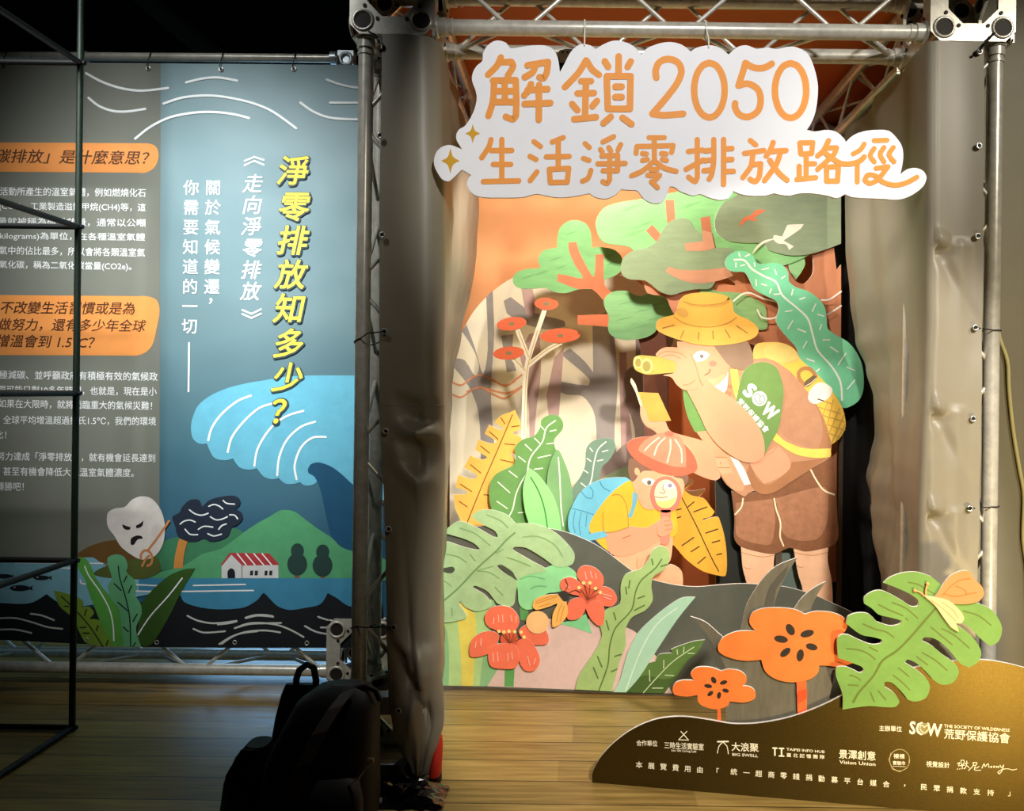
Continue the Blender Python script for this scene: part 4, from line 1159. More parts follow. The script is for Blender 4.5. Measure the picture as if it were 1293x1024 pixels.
yl = plant('leaf_cutout', 'big yellow serrated leaf cutout between the child and the explorer', 890, 3.705,
           '325,470c 345,490 387,512 345,545 330,552c 380,560 440,548 440,560 410,590c 440,600 470,640 490,665c 470,690 430,700 432,708c 470,695 505,690 512,697 535,770 550,870 546,985 500,985 420,960 340,900 275,830 265,900 200,1000c 200,600c', '#e2a632',
           ['325,595 400,740 470,890 510,965'], ['355,640 385,615', '385,665 450,640', '445,772 505,752', '478,820 515,810', '500,882 525,876', '325,835 383,795', '370,866 412,840', '405,925 443,893', '300,655 320,650', '295,697 318,690'], '#4a3210', 1.3, 1.5, RC)
yl.prints('shaded_lobes', [P(RC, '327,472c 345,490 387,512 345,542 332,548c 320,520'), P(RC, '335,553c 380,560 438,548 440,560 408,588c 370,580')], '#7a4a18', 0.0006)

# ================================================================ front foliage panel
YF1 = 3.60
fpn = Thing('foliage_panel', 'wide low panel of dark hill, monstera leaf and red flowers across the booth front', 'panel', at(830, 872, YF1), YP(YF1))
HILL = mat('#5c5d50', 0.66, mottle=0.10, scale=14)
k = 0.0008
p = Plane((0, YF1, 0), (1, 0, 0))
fpn.board('panel_board', P(RX, '551,672c 575,668 640,662 690,667 715,672 745,684 765,696 790,715 800,722 815,728 827,733 855,739 880,741 905,739 935,737 960,738 985,740 1005,744 1030,752 1050,761 1070,770 1094,783c 1094,884.5c 851,878.5c 558,866c 553,780c'), HILL, 0, 0.012, 3)
fpn.prints('pink_ground', [P(RE, '300,906c 350,820 400,770 500,620 570,570 640,568 760,600 820,560 900,540 980,600 1030,620 1062,650 1020,740 1000,790c 1120,735 1160,760 1150,790c 1190,850 1235,942c')], '#e0c0b2', k, 3, mottle=0.06, scale=40)
fpn.prints('tall_stalks', [P(RE, '47,585c 120,560 180,555 240,520 320,465c 345,500 350,600 300,700 290,906c 72,902c 60,780')], '#b4d488', k * 1.5, 3)
fpn.prints('stalk_stripes', [P(RE, '47,585c 75,580 100,640 108,760 106,903c 72,902c 60,780'), P(RE, '300,500 335,470c 345,560 290,700 262,905c 300,905c 330,860 390,760c 340,640')], '#8fbf84', k * 2, 3)
fpn.prints('yellow_stalk', [P(RE, '150,572c 195,566 160,485 175,480 215,520 242,540c 246,640 235,800 230,905c 170,903c 168,760')], '#e6d35e', k * 2.2, 3)
# monstera
mo = fpn.board('monstera_leaf', P(RE, '45,182c 80,175 110,178 190,205 262,216 235,185 180,160 110,140 85,130 100,108 160,72 240,100 330,150 354,152 340,122 280,90 220,52c 250,22 320,14 400,40 445,85c 540,86 630,120 700,180 742,240 728,292 650,302 590,262 500,208 440,203 430,216 520,270 600,320 500,345 450,365 430,330 375,293 350,300 400,342 452,372 445,430 430,500 360,492 330,460c 300,425 240,398 228,408 290,445 322,500 250,528 190,505 165,478 158,490 196,555 130,580 45,586c'), mat('#a9c890', 0.64, mottle=0.14, scale=18), 0.012, 0.008)
fpn.prints('leaf_gap', [P(RE, '50,290 75,308 125,302 137,318 120,335 80,328'), P(RE, '355,300 380,296 430,335 452,372 420,350')], '#4c5040', 0.0124, parent=mo)
fpn.lines('leaf_midrib', [P(RE, '48,500 150,415 250,310 350,220 400,165 440,132')], '#73965c', 0.0128, 2.2, parent=mo)
fpn.lines('leaf_veins', [P(RE, s) for s in ('165,108 240,135 315,195', '300,40 370,70 405,105', '85,238 150,250 195,280', '215,240 240,272', '480,152 560,150 640,190 682,250', '400,255 460,275 520,300', '255,325 310,330 360,360', '45,365 85,375 118,400', '340,405 380,445', '82,515 82,545', '122,512 125,548', '345,235 380,215', '250,322 330,300')], '#84a86c', 0.0128, 1.5, parent=mo)
bud = fpn.board('green_leaf', P(RE, '455,420 448,370 480,330 540,310 590,310 640,292 700,298 752,340 745,400 660,430 600,440 560,500 500,520 462,490'), '#92d894', 0.010, 0.006, mottle=0.08)
fpn.lines('leaf_crease', [P(RE, '470,365 520,350 590,365'), P(RE, '520,415 550,400 600,402')], '#74bc7c', 0.0108, 1.6, parent=bud)
fpn.prints('flower_stem', [P(RE, '462,480c 500,500c 520,580c 470,570c')], '#5f9c56', k * 3, 1)
fpn.prints('green_leaf', [P(RE, '660,590c 730,570 800,540c 830,640c 740,610')], '#86d494', k * 3)


def lily(cx, cy, petals, ink, stams, w):
    f = fpn.prints('flower_centre', [ell(RE, cx, cy - 18, 45, 48)], '#e0603e', w + 0.001, 1)
    for i, pt_ in enumerate(petals):
        o = fpn.board('flower_petal', P(RE, pt_), '#f67654', w + 0.0006 * i, 0.006, mottle=0.08, scale=24)
    fpn.lines('petal_lines', [P(RE, s) for s in ink], '#fbb79c', w + 0.004, 1.2, parent=f)
    fpn.lines('stamens', [P(RE, '%d,%d %d,%d %d,%d' % (cx, cy, (cx + x) / 2 + 4, (cy + y) / 2, x, y)) for x, y in stams], '#8a4022', w + 0.0044, 0.9, parent=f)
    fpn.prints('anthers', [ell(RE, x, y, 9, 9) for x, y in stams], '#f8dc86', w + 0.0048, 1, parent=f, join=True)


fpn.prints('flower_stem', [P(RE, '390,800c 440,800c 434,908c 388,906c')], '#62a458', k * 3, 1)
lily(412, 688, ['460,625 510,590 570,598 606,640 606,690 540,696 480,665', '440,690 500,665 548,715 567,780 540,826 492,826 462,780', '210,722 225,670 270,635 330,628 362,655 330,725 280,752 220,757',
                '300,598 288,555 318,510 372,500 422,510 456,550 462,590 440,625 400,642 340,622', '305,752 320,705 380,690 440,700 462,752 446,812 380,818 320,806'],
     ['335,560 332,590', '357,548 358,580', '378,545 380,582', '420,548 425,578', '448,552 445,585', '245,680 240,712', '270,665 268,700', '330,740 332,780', '352,735 356,778', '405,738 406,778', '425,735 428,770', '505,755 515,800', '545,765 535,795'],
     [(360, 628), (385, 632), (410, 628), (440, 630), (472, 633), (487, 658)], 0.016)
lily(808, 470, ['668,395 680,365 730,356 790,400 800,450 730,442 680,422', '850,430 890,402 940,425 957,470 930,502 870,496 820,470', '698,530 720,472 780,460 802,500 770,560 712,570', '800,500 850,470 892,510 887,590 862,600 820,560',
                '755,352 765,310 800,295 850,310 886,350 886,395 850,418 800,402'],
     ['795,330 802,365', '822,328 832,360', '848,335 852,362', '885,440 930,452', '890,455 925,468', '700,395 720,410'],
     [(788, 384), (820, 384), (765, 408), (848, 412), (872, 432)], 0.016)
bt = fpn.board('winged_beetle', P(RE, '530,502 545,465 600,445 660,440 690,425c 712,440 712,465 700,478c 708,540 670,592 632,606 632,540 655,490 620,502 550,520'), '#f7b75c', 0.022, 0.005)
fpn.prints('beetle_head', [P(RE, '658,435 690,424 714,438 712,468 690,478 672,460')], '#38342e', 0.0226, parent=bt)
fpn.lines('beetle_lines', [P(RE, s) for s in ('545,490 600,470 650,455', '560,505 620,488', '650,580 665,520 680,490', '668,580 690,500', '545,480 610,455 655,447')], '#d88f3e', 0.0226, 1.0, parent=bt)
fpn.lines('beetle_antennae', [P(RE, '688,428 708,400 695,365'), P(RE, '712,436 745,420 772,432')], '#5a2a20', 0.0226, 0.9, parent=bt)
fpn.prints('peach_spot', [ell(RE, 555, 583, 58, 58)], '#f2bd7e', 0.0206 + k, 1)
wl = fpn.board('wavy_leaf', P(RE, '1118,260 1135,220 1180,198 1217,220 1222,270 1190,320 1142,350 1130,400 1137,470 1100,522 1030,560 1000,620 1000,700 970,780 930,932c 745,922c 770,840 850,720 880,650 868,580 900,520 970,490 975,400 1000,340 1080,310'), '#a6c276', 0.014, 0.008, mottle=0.10)
fpn.lines('leaf_veins', [P(RE, s) for s in ('1182,265 1150,310 1080,370 1050,430 1030,520 950,610 920,700 910,800 865,926', '1132,265 1138,292', '1178,300 1207,292', '1022,372 1015,410', '1000,405 1005,440', '1062,462 1095,450', '1045,522 1095,497', '940,535 950,570', '902,575 915,620', '858,755 880,808', '838,812 860,865', '945,755 978,745', '928,832 955,820')], '#5f7a38', 0.0146, 1.7, parent=wl)
bl = fpn.board('mint_blade', P(RG, '392,376c 330,378 270,410 180,480 100,560 50,660 10,800 -22,856c 42,857c 110,780 200,640 300,490'), '#aed6b4', 0.013, 0.008, mottle=0.06)
fpn.lines('leaf_midrib', [P(RG, '300,430 200,510 120,640 40,850')], '#dcefd6', 0.0136, 1.4, parent=bl)
dl = fpn.board('dark_serrated_leaf', P(RG, '440,592c 380,600 270,640 280,658c 210,665 190,700c 130,720 60,800 40,857c 235,862c 300,775c 350,700 360,690c 400,660'), '#5e7d38', 0.011, 0.008, mottle=0.10)
fpn.prints('leaf_shade', [P(RG, '75,800c 140,770 230,790 300,775c 235,862c 40,857c')], '#4a6428', 0.0116, parent=dl)
fpn.lines('leaf_veins', [P(RG, s) for s in ('385,628 280,700 200,780 130,858', '300,642 302,665', '335,628 332,655', '233,695 232,735', '160,745 162,800', '355,660 388,660', '240,770 283,772', '175,835 228,835')], '#c8d8a4', 0.0118, 1.2, parent=dl)
# ================================================================ hill sign in front, right (stands a little askew)
fa = at(748, 988, CAMH / (-ray(748, 988).z))
fb = at(1170, 1024, CAMH / (-ray(1170, 1024).z))
FP = Plane(fa, fb - fa)
hs = Thing('hill_sign', 'low dark hill-shaped sign with white logos and sponsor lettering under the monstera leaf', 'sign', (fa + fb) / 2, FP)
k = 0.0007
hs.board('sign_board', P(RX, '748,988c 748,976 757,958 775,938 800,920 830,908 862,905 895,909 925,914 960,913 1000,905 1040,890 1075,872 1110,855 1160,842 1210,834 1250,834 1293,843 1360,865 1400,900c 1400,1043.6c'), mat('#54451d', 0.44, 0.93, mottle=0.22, scale=220, spec=0.6, name='dark_olive_print'), 0, 0.012)
CRM = mat('#efe6c6', 0.6, mottle=0.03, name='cream_ink')


def m2(x, y):
    return (740 + x / 4.618, 860 + y / 4.618)


def n2(x, y):
    return (1000 + x / 4.413, 860 + y / 4.413)


def T_(body, a, b, h):
    return (body, a[0], a[1], b[0], b[1], h)


B = [(c, 807 + 15.35 * i, 965.8 + 1.24 * i, 8.8) for c, i in zip('本展覽費用由', range(6))]
B += [('「', m2(765, 515)[0] - 2.2, m2(765, 515)[1] + 2.5, 9)]
B += [(c, *m2(x, y), 8.8) for c, x, y in (('統', 862, 529), ('一', 935, 535), ('超', 1007, 540), ('商', 1080, 546), ('零', 1152, 551), ('錢', 1225, 557))]
B += [(c, *n2(x, y), 8.8) for c, x, y in (('捐', 95, 537), ('勸', 165, 544), ('募', 237, 550), ('平', 308, 556), ('台', 380, 562), ('媒', 453, 568), ('合', 525, 575), ('民', 735, 590), ('眾', 807, 597), ('捐', 880, 604), ('款', 955, 611), ('支', 1030, 617), ('持', 1107, 622))]
B += [('，', *n2(628, 582), 9), ('」', n2(1213, 636)[0] + 2.2, n2(1213, 636)[1] - 2.5, 9)]
hs.chars('sponsor_lettering', B, CRM, k, 0.010)
hs.text('partner_lettering', [T_('合作單位', m2(294, 360), m2(416, 364), 7.4), T_('三時生活實驗室', m2(456, 373), m2(686, 384), 8.6), T_('San Shi Living Lab', m2(497, 405), m2(643, 412), 3.6),
                              T_('大浪聚', m2(848, 382), m2(1006, 388), 11.5), T_('BIG SWELL', m2(853, 427), m2(1003, 436), 3.6),
                              T_('TAIPEI INFO HUB', m2(1169, 397), n2(182, 394), 3.4), T_('臺 北 記 憶 團 隊', m2(1169, 430), n2(182, 423), 5.2),
                              T_('景澤創意', n2(262, 405), n2(466, 418), 12), T_('Vision Union', n2(264, 450), n2(465, 463), 4.6),
                              T_('視覺設計', n2(748, 461), n2(879, 469), 7.8), T_('主辦單位', n2(486, 262), n2(612, 267), 7.6)], CRM, k, 0.010)
hs.text('society_lettering', [T_('SOW', n2(655, 258), n2(836, 276), 17.5)], CRM, k, 0.03)
hs.prints('emblem_disc', [ell(RN, 737, 265, 29, 32, 0)], '#8f8046', k * 1.6, 1)
hs.lines('emblem_heart', [P(RN, '737,290 715,270 715,252 728,247 737,258 748,247 760,254 760,270 737,290')], CRM, k * 2.2, 0.9)
hs.text('society_name', [T_('THE SOCIETY OF WILDERNESS', n2(848, 249), n2(1213, 274), 4.2), T_('荒野保護協會', n2(848, 292), n2(1215, 320), 13.5)], CRM, k, 0.008)
hs.lines('partner_marks', [P(RM, s) for s in ('553,293c 598,344c 540,342c 588,293c', '769,352c 828,350c', '798,355 775,380 766,420', '798,355 822,380 830,424')], CRM, k, 1.0, n=2)
hs.lines('partner_marks', [P(RM, s) for s in ('768,353c 829,352c', '1090,390c 1112,391c', '1101,392c 1101,432c', '1127,392c 1152,393c', '1140,394c 1140,434c', '1127,436c 1152,437c')], CRM, k, 1.9, n=2)
hs.lines('round_mark', [[(p_[0], p_[1]) for p_ in ell(RN, 600, 440, 56, 60, 0, 26)] + [(1000 + 652 / 4.413, 860 + 455 / 4.413)], P(RN, '552,400 540,440 560,490 600,505 640,485')], mat('#b8a870', 0.6), k, 0.7, n=1)
hs.text('round_mark_lettering', [T_('裸裸', n2(566, 418), n2(628, 420), 6.5), T_('實驗市', n2(562, 455), n2(632, 458), 5.4)], CRM, k, 0.01)
hs.lines('round_mark_rule', [P(RN, '562,474 632,477')], CRM, k, 0.5)
hs.lines('signature', [P((1180, 880, 7.115), s) for s in ('205,600 225,590 215,620', '238,568 265,570 262,600 240,605 238,570', '225,618 270,612', '248,605 250,635', '205,650 210,645', '225,648 230,642', '245,646 250,642', '262,642 268,640', '275,600 300,592', '290,575 285,620 270,645', '285,612 312,635',
                                                           '345,590 380,590 372,612 350,615', '348,592 345,620 305,660', '365,625 360,655 415,658', '400,625 370,640', '425,640 445,600 455,625 480,598 490,635', '505,625 515,622 510,635 505,628', '530,622 540,620 537,634 528,628', '555,635 558,620 575,635 580,618', '590,612 600,635 622,610', '622,610 605,665 580,690 570,675 610,650 660,645 700,655 738,648')], CRM, k, 0.85)


def fboard(name, label, x, y, group=None):
    p_ = FP.pt(FP.hit(x, y))
    return Thing(name, label, 'cutout', (p_.x, p_.y, 0), FP, group)


gr = fboard('grass_cutout', 'dark grey brown cutout of tall grass blades behind the orange flowers', 970, 950)
w = -0.024
gr.board('grass_board', P(RG, '545,1240c 548,1000 545,760 500,640 440,550 368,474c 440,500 500,550 545,590c 600,600 622,545 650,420 720,300 800,220 908,176c 860,250 815,340 790,440 860,445 885,445c 930,380 990,330 1050,298c 1005,370 975,455 1020,560 1110,690c 1068,890c 1068,1240c'), mat('#635d4d', 0.62, mottle=0.22, scale=9, stretch=(5, 1, 1)), w, 0.010, 4)
gr.prints('blade_shade', [P(RG, '735,445c 760,340 800,280 860,220 840,280 800,340 785,440c'), P(RG, '430,560 500,640 545,735c 500,725 470,620')], '#4a463c', w + k, 3)
for (nm, lab, px, py, out, seeds, stem, shade) in (
    ('flower_cutout', 'large orange five-petal flower cutout with six black seeds', 1010, 890,
     '505,625 530,582 600,550 695,546c 665,505 680,455 740,432 830,430 900,440 945,462c 1000,448 1080,453 1140,478 1160,515 1150,545 1112,590c 1117,640 1110,680c 1140,690 1190,708c 1150,722 1120,730 1060,722 1018,720c 1010,760 960,795 880,806 800,790 745,750 725,692c 640,697 560,680 515,655',
     ((872, 540, 20, 31, -30), (957, 560, 35, 18, -15), (825, 588, 35, 18, 10), (980, 627, 30, 17, 15), (847, 655, 31, 17, -40), (922, 670, 18, 31, 10)), '903,795c 952,790c 962,1230c 918,1230c', '903,855c 955,840c 957,885c 912,915c'),
    ('flower_cutout', 'small orange flower cutout with dark red stem, smaller of the two', 909, 905,
     '277,842 290,810 330,796 388,797c 368,765 392,735 430,728 480,733 522,750c 560,740 620,750 650,780 645,812 628,824c 670,830 695,855 690,890 640,908 565,902c 555,925 500,942 440,930 408,908 403,870c 350,878 290,870',
     ((485, 795, 12, 18, -30), (535, 807, 19, 10, -18), (457, 825, 20, 10, 10), (545, 848, 17, 10, 15), (468, 863, 17, 10, -40), (512, 872, 10, 17, 10)), '503,930c 520,930c 526,1230c 510,1230c', None)):
    t = fboard(nm, lab, px, py, 'orange flower cutouts')
    w = -0.013
    t.board('flower_stem', P(RG, stem), '#e8602a', w - 0.001, 0.009, 1)
    if shade:
        t.prints('stem_shade', [P(RG, shade)], '#cf4a1c', w - 0.0002, 1)
    t.board('flower_head', P(RG, out), mat('#ea7630', 0.6, mottle=0.12, scale=16), w, 0.010)
    for s in seeds:
        t.prints('seed', [ell(RG, *s, 20)], '#2a2115', w + k, 1)
mn = fboard('monstera_leaf_cutout', 'big bright green monstera leaf cutout leaning over the dark hill sign', 1120, 930)
mn.board('leaf_board', P(RK, '280,945c 279,860 245,765 248,712 300,708c 345,728 375,742 396,730 385,708 340,690 290,670 255,660c 250,560 268,533 310,532 370,560 440,585 490,580 497,560 450,545 380,530 300,470c 310,430 360,411 420,415 470,460c 540,482 590,475 607,456 560,440 480,420 440,385 400,360c 400,325 440,295 490,286 550,310 620,350c 660,375 695,372 697,340 640,300 560,265 506,245c 540,215 610,190 690,185 770,210c 830,262 880,320 1000,350 1060,370 1110,400 1150,460 1161,510 1140,570 1095,593c 1050,560 990,500 940,465 903,475c 960,510 1010,560 1046,625 1030,680 980,713c 930,690 880,630 830,580 780,550 730,546 719,565c 770,590 830,640 900,690 922,740 890,795 830,808 780,780c 740,735 690,690 640,668 623,685c 680,720 740,770 762,820 740,880 680,901 640,890c 600,840 550,795 513,793 513,820c 560,850 593,900 570,930 510,931 420,925'), mat('#729a46', 0.6, mottle=0.18, scale=7), 0.013, 0.010)
mn.lines('leaf_midrib', [P(RK, '340,903 370,850 450,760 500,675 580,620 660,540 720,470 790,390')], '#5f6f22', 0.0138, 2.6)
mn.lines('leaf_veins', [P(RK, s) for s in ('645,242 700,255 790,310', '555,353 630,385 695,440', '480,365 540,395 612,425', '630,440 642,452', '395,472 460,500 520,515 563,545', '303,608 370,615 420,635 460,667', '430,600 472,622', '320,755 350,762 380,782', '313,808 365,812', '435,850 455,900', '477,840 517,888', '560,755 610,795 650,835', '590,715 645,760', '690,652 750,698', '720,630 790,670 858,728', '770,490 830,540 885,585', '830,498 900,535 980,605', '945,400 1030,425 1100,478')], '#66742c', 0.0138, 1.7)
mt = fboard('moth_cutout', 'orange and peach moth cutout perched on the monstera leaf tip', 1205, 930)
mt.board('upper_wing', P(RK, '790,322c 830,262 870,210 930,180 980,182 1010,230c 1050,265 1060,310 1030,347 960,362 870,357 810,340'), mat('#ea8a50', 0.6, mottle=0.06), 0.023, 0.008)
mt.lines('wing_veins', [P(RK, s) for s in ('830,315 880,262 930,230 985,222', '905,262 950,282 970,308', '840,305 900,320 960,310 1020,298')], '#d9742e', 0.0238, 1.3)
mt.board('lower_wing', P(RK, '728,315c 800,325 870,345 930,400 951,440 935,468 907,466c 922,516c 880,490 840,440 790,370'), mat('#f0bc88', 0.6, mottle=0.05), 0.0245, 0.008)
mt.lines('wing_veins', [P(RK, s) for s in ('770,340 850,400 905,455', '830,352 890,395 920,440')], '#e6a66a', 0.0253, 1.2)
mb = MB()
for s in ('740,316 738,290 748,250', '732,318 705,295 678,286'):
    q = [FP.pt(a, 0.019) for a in mt.uv(P(RK, s), 0.019, False, 3)]
    mb.tube(q, 0.0032, 6)
    mb.sphere(q[-1], 0.0062, 8)
mt.part('antenna', mb, mat('#f2a866', 0.6))
mb = MB()
# ================================================================ cloth wraps on the columns
CLOTH = mat('#877f6c', 0.45, mottle=0.05, scale=6, spec=0.5, name='olive_grey_banner_cloth', bump=0.04)
EY = mat('#d5d5d0', 0.3, 0.8, name='eyelet_metal')


def sheet(rows, thick=0.0015):
    """grid of world points -> smooth sheet"""
    mb = MB()
    n = len(rows[0])
    vs = [p for r in rows for p in r]
    fs = []
    for i in range(len(rows) - 1):
        for j in range(n - 1):
            fs.append((i * n + j, i * n + j + 1, (i + 1) * n + j + 1, (i + 1) * n + j))
    mb.add(vs, fs, 0, True)
    return mb


def tri(d, w):
    return max(0.0, 1.0 - abs(d) / w)


def lerp_tab(tab, z):
    """piecewise-linear table [(z, v...)] sorted by z descending"""
    for a, b in zip(tab, tab[1:]):
        if a[0] >= z >= b[0]:
            t = (a[0] - z) / (a[0] - b[0] or 1)
            t = t * t * (3 - 2 * t)
            return [x + (y - x) * t for x, y in zip(a[1:], b[1:])]
    return list(tab[-1][1:]) if z < tab[-1][0] else list(tab[0][1:])


def zz(y, d):
    return CAMH + (CY - y) / F * d


def pxX(px, py, d):
    return at(px, py, d).x


def crumple(x, z, s=0.0):
    return math.sin(x * 31 + z * 7 + s) * math.sin(z * 19 - x * 11 + s * 2) * 0.5 + math.sin(x * 13 - z * 23 + s) * 0.5


# ---- left wrap: front edge with eyelets, round the inner front post, back along the side
D = 2.752
# photo rows: y, front edge px, front corner px, back edge px at depth 4.2
LT = [(20, 483, 552, 604), (150, 481, 554, 606), (260, 479, 557, 601), (380, 479, 557, 584), (450, 479, 556, 574), (520, 479, 557, 570), (580, 482, 558, 568), (640, 485, 557, 566), (720, 487, 554, 563), (790, 488, 552, 559),
      (840, 489, 555, 560), (880, 490, 557, 561), (920, 496, 556, 560), (950, 504, 551, 558), (975, 518, 546, 552), (986, 530, 540, 545)]
tabL = [(zz(r[0], D),) + r for r in LT]
rows = []
NZ = 170
zt, zb = zz(46, D), zz(983, D)
for i in range(NZ + 1):
    z = zt + (zb - zt) * i / NZ
    y, fe, fc, be = lerp_tab(tabL, z)
    a = pxX(fe, y, D)
    c = pxX(fc, y, D)
    low = max(0.0, min(1.0, (1.0 - z) / 0.9))
    qd = max(0.0, min(1.0, (y - 600) / 90))
    DBK = 4.2 - 0.72 * qd
    bx = pxX(be, y, DBK)
    row = []
    rc = 0.08 - 0.045 * low
    for j in range(19):
        t = j / 18
        x = a + (c - rc - a) * t
        b = -0.004 * math.sin(t * math.pi) + crumple(x, z) * 0.012 * low
        dy = y - 520
        # pinched crease over the seam, and folds fanning out of it
        b += 0.055 * tri(dy - 8 - 20 * (t - 1), 16) * max(0, t - 0.3) - 0.05 * tri(dy - 30 + 12 * (t - 1), 20) * max(0, t - 0.25) + 0.035 * tri(dy - 58 - 30 * (t - 1), 24) * t - 0.02 * tri(dy - 96 - 60 * (t - 1), 30) * t
        b += 0.018 * low * math.sin(9 * t + 0.012 * y) * t
        b += -0.026 * tri(y - 822 - 50 * (t - 0.5), 34) * min(1, 2 * t) + 0.030 * tri(y - 862 - 110 * (t - 0.5), 36) * min(1, 2 * t) - 0.024 * tri(y - 915 + 130 * (t - 0.5), 40) * min(1, 2 * t) + 0.02 * tri(t - 0.55 - (y - 700) * 0.0012, 0.14) * low
        row.append(Vector((x, D + b, z)))
    for j in range(1, 9):
        an = math.pi / 2 * j / 8
        wob = crumple(c + an * 0.05, z) * 0.010 * low
        row.append(Vector((c - rc + (rc + wob) * math.sin(an), D + rc - rc * math.cos(an) + 0.5 * b * math.cos(an), z)))
    zs = z
    for j in range(1, 25):
        t = j / 24
        yy = D + rc + (DBK - D - rc) * t
        e = 0.55 if y > 560 else 1.0 - 0.45 * max(0, min(1, (y - 300) / 260))
        x = c + (bx - c) * (t ** e)
        x += 0.010 * math.sin(t * 26 + z * 2.2) * (1 - t) * min(1, t * 6) - 0.006 * crumple(t * 3, z, 2)
        row.append(Vector((x, yy, z)))
    rows.append(row)
lw = Thing('wrap_banner', 'dark olive grey cloth wrapped round the truss post behind the backpack', 'cloth', (-0.6, D, 0), None, 'cloth wraps on the posts')
lw.part('cloth', sheet(rows), CLOTH)


mb = MB()
mb.tube([r_ + Vector((0, -0.0005, 0)) for r_ in min(rows, key=lambda q: abs(q[0].z - zz(516, D)))[:34]], 0.0012, 5)
lw.part('seam', mb, mat('#8a8476', 0.5))


def eyelet(th, px, py, d, r=0.0085):
    mb = MB()
    p = at(px, py, d)
    mb.ring(p, (0, -1, 0), r, r * 0.33, 18, 6)
    mb.tube([p + Vector((0, 0.003, 0)), p + Vector((0, 0.0012, 0))], r * 0.8, 12, 1)
    th.part('eyelet', mb, [EY, DARK])
    return p


for px, py in ((478, 52), (479.5, 171), (482.5, 296.5), (485, 418.5), (487, 544.5), (490.5, 668), (497, 792), (503, 897.5)):
    eyelet(lw, px, py, D - 0.020)

# ---- right wrap
RT = [(20, 1068, 1190, 1238), (150, 1068, 1188, 1238), (240, 1068, 1176, 1237), (330, 1073, 1176, 1237), (400, 1079, 1172, 1236), (450, 1092, 1170, 1235), (500, 1101, 1166, 1235), (560, 1102, 1163, 1234), (600, 1096, 1163, 1233), (632, 1091, 1162, 1233), (670, 1097, 1160, 1231), (710, 1104, 1158, 1230), (760, 1110, 1156, 1228), (840, 1112, 1154, 1226), (905, 1112, 1152, 1224)]
DB = 3.74
tabR = [(zz(r[0], D),) + r for r in RT]
zt, zb = zz(46, D), 0.02
pins = ((1172, 305), (1168, 515), (1166, 643))
rows = []
for i in range(NZ + 1):
    z = zt + (zb - zt) * i / NZ
    y, be, fc, fe = lerp_tab(tabR, z)
    fcx = 1175 if y < 400 else 1175 - min(1, (y - 400) / 250) * 10
    c = pxX(fcx, y, D) - 0.005
    e_ = pxX(fe + 4, y, D)
    bx = pxX(be, y, DB)
    low = max(0.0, min(1.0, (1.9 - z) / 1.2))
    row = []
    for j in range(30):
        t = j / 29
        yy = DB + (D + 0.028 - DB) * t
        x = bx + (c - bx) * (t ** 1.25)
        fold = math.sin(t * 15 + z * 1.3) * 0.020 + math.sin(t * 31 - z * 4.0) * 0.008 * (0.4 + low)
        x += fold * (1 - t) ** 0.5 * min(1.0, t * 5 + 0.3)
        x -= low * 0.03 * math.sin(math.pi * t) * (1 + math.sin(z * 9 + t * 4))
        row.append(Vector((x, yy, z)))
    for j in range(1, 6):
        an = math.pi / 2 * j / 6
        row.append(Vector((c + 0.028 - 0.028 * math.cos(an), D + 0.028 - 0.028 * math.sin(an), z)))
    for j in range(20):
        t = j / 19
        x = c + 0.028 + (e_ - c - 0.028) * t
        b = 0.008 * math.sin(t * math.pi) + 0.006 * crumple(x, z, 1.0) * low
        for ppx, ppy in pins:
            q = at(ppx, ppy, D)
            dx, dz = x - q.x - 0.015, z - q.z
            b += -0.040 * tri(math.hypot(dx, dz * 1.4), 0.07) + 0.030 * tri(math.hypot(dx - 0.02, (dz + 0.035) * 2), 0.06)
            if dz < 0:
                b += 0.026 * tri(dx - 0.55 * -dz, 0.035) * math.exp(dz / 0.14) - 0.014 * tri(dx - 0.1, 0.04) * math.exp(dz / 0.2)
        row.append(Vector((x, D - 0.004 + b, z)))
    rows.append(row)
rw = Thing('wrap_banner', 'lit olive grey cloth with pinched creases round the post near the pale cable', 'cloth', (1.4, D, 0), None, 'cloth wraps on the posts')
rw.part('cloth', sheet(rows), CLOTH)
for px, py in ((1237, 65), (1236.5, 184), (1235, 298), (1232, 413.5), (1229, 528.5), (1225, 642)):
    eyelet(rw, px, py, D - 0.012)
# black sheet added for the dark void in the gap right of the trees
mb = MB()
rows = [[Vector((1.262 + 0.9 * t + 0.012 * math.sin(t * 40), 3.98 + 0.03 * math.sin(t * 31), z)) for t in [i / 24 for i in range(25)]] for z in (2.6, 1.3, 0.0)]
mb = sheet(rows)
tag(mb.obj('dark_gap_sheet', mat('#100d0c', 0.7, name='void_black'), (1.5, 3.98, 0)), 'black sheet standing in for the dark void between the trees and the right wrap', 'cloth')

# ================================================================ cable ties
TIE = mat('#0c0c0d', 0.45, name='black_nylon')


def tie(label, pts, r=0.0022, group='black cable ties'):
    mb = MB()
    mb.tube(pts, r, 6)
    mb.box(pts[0], (0.008, 0.006, 0.007))
    o = mb.obj('cable_tie', TIE, pts[0])
    tag(o, label, 'cable tie', group)


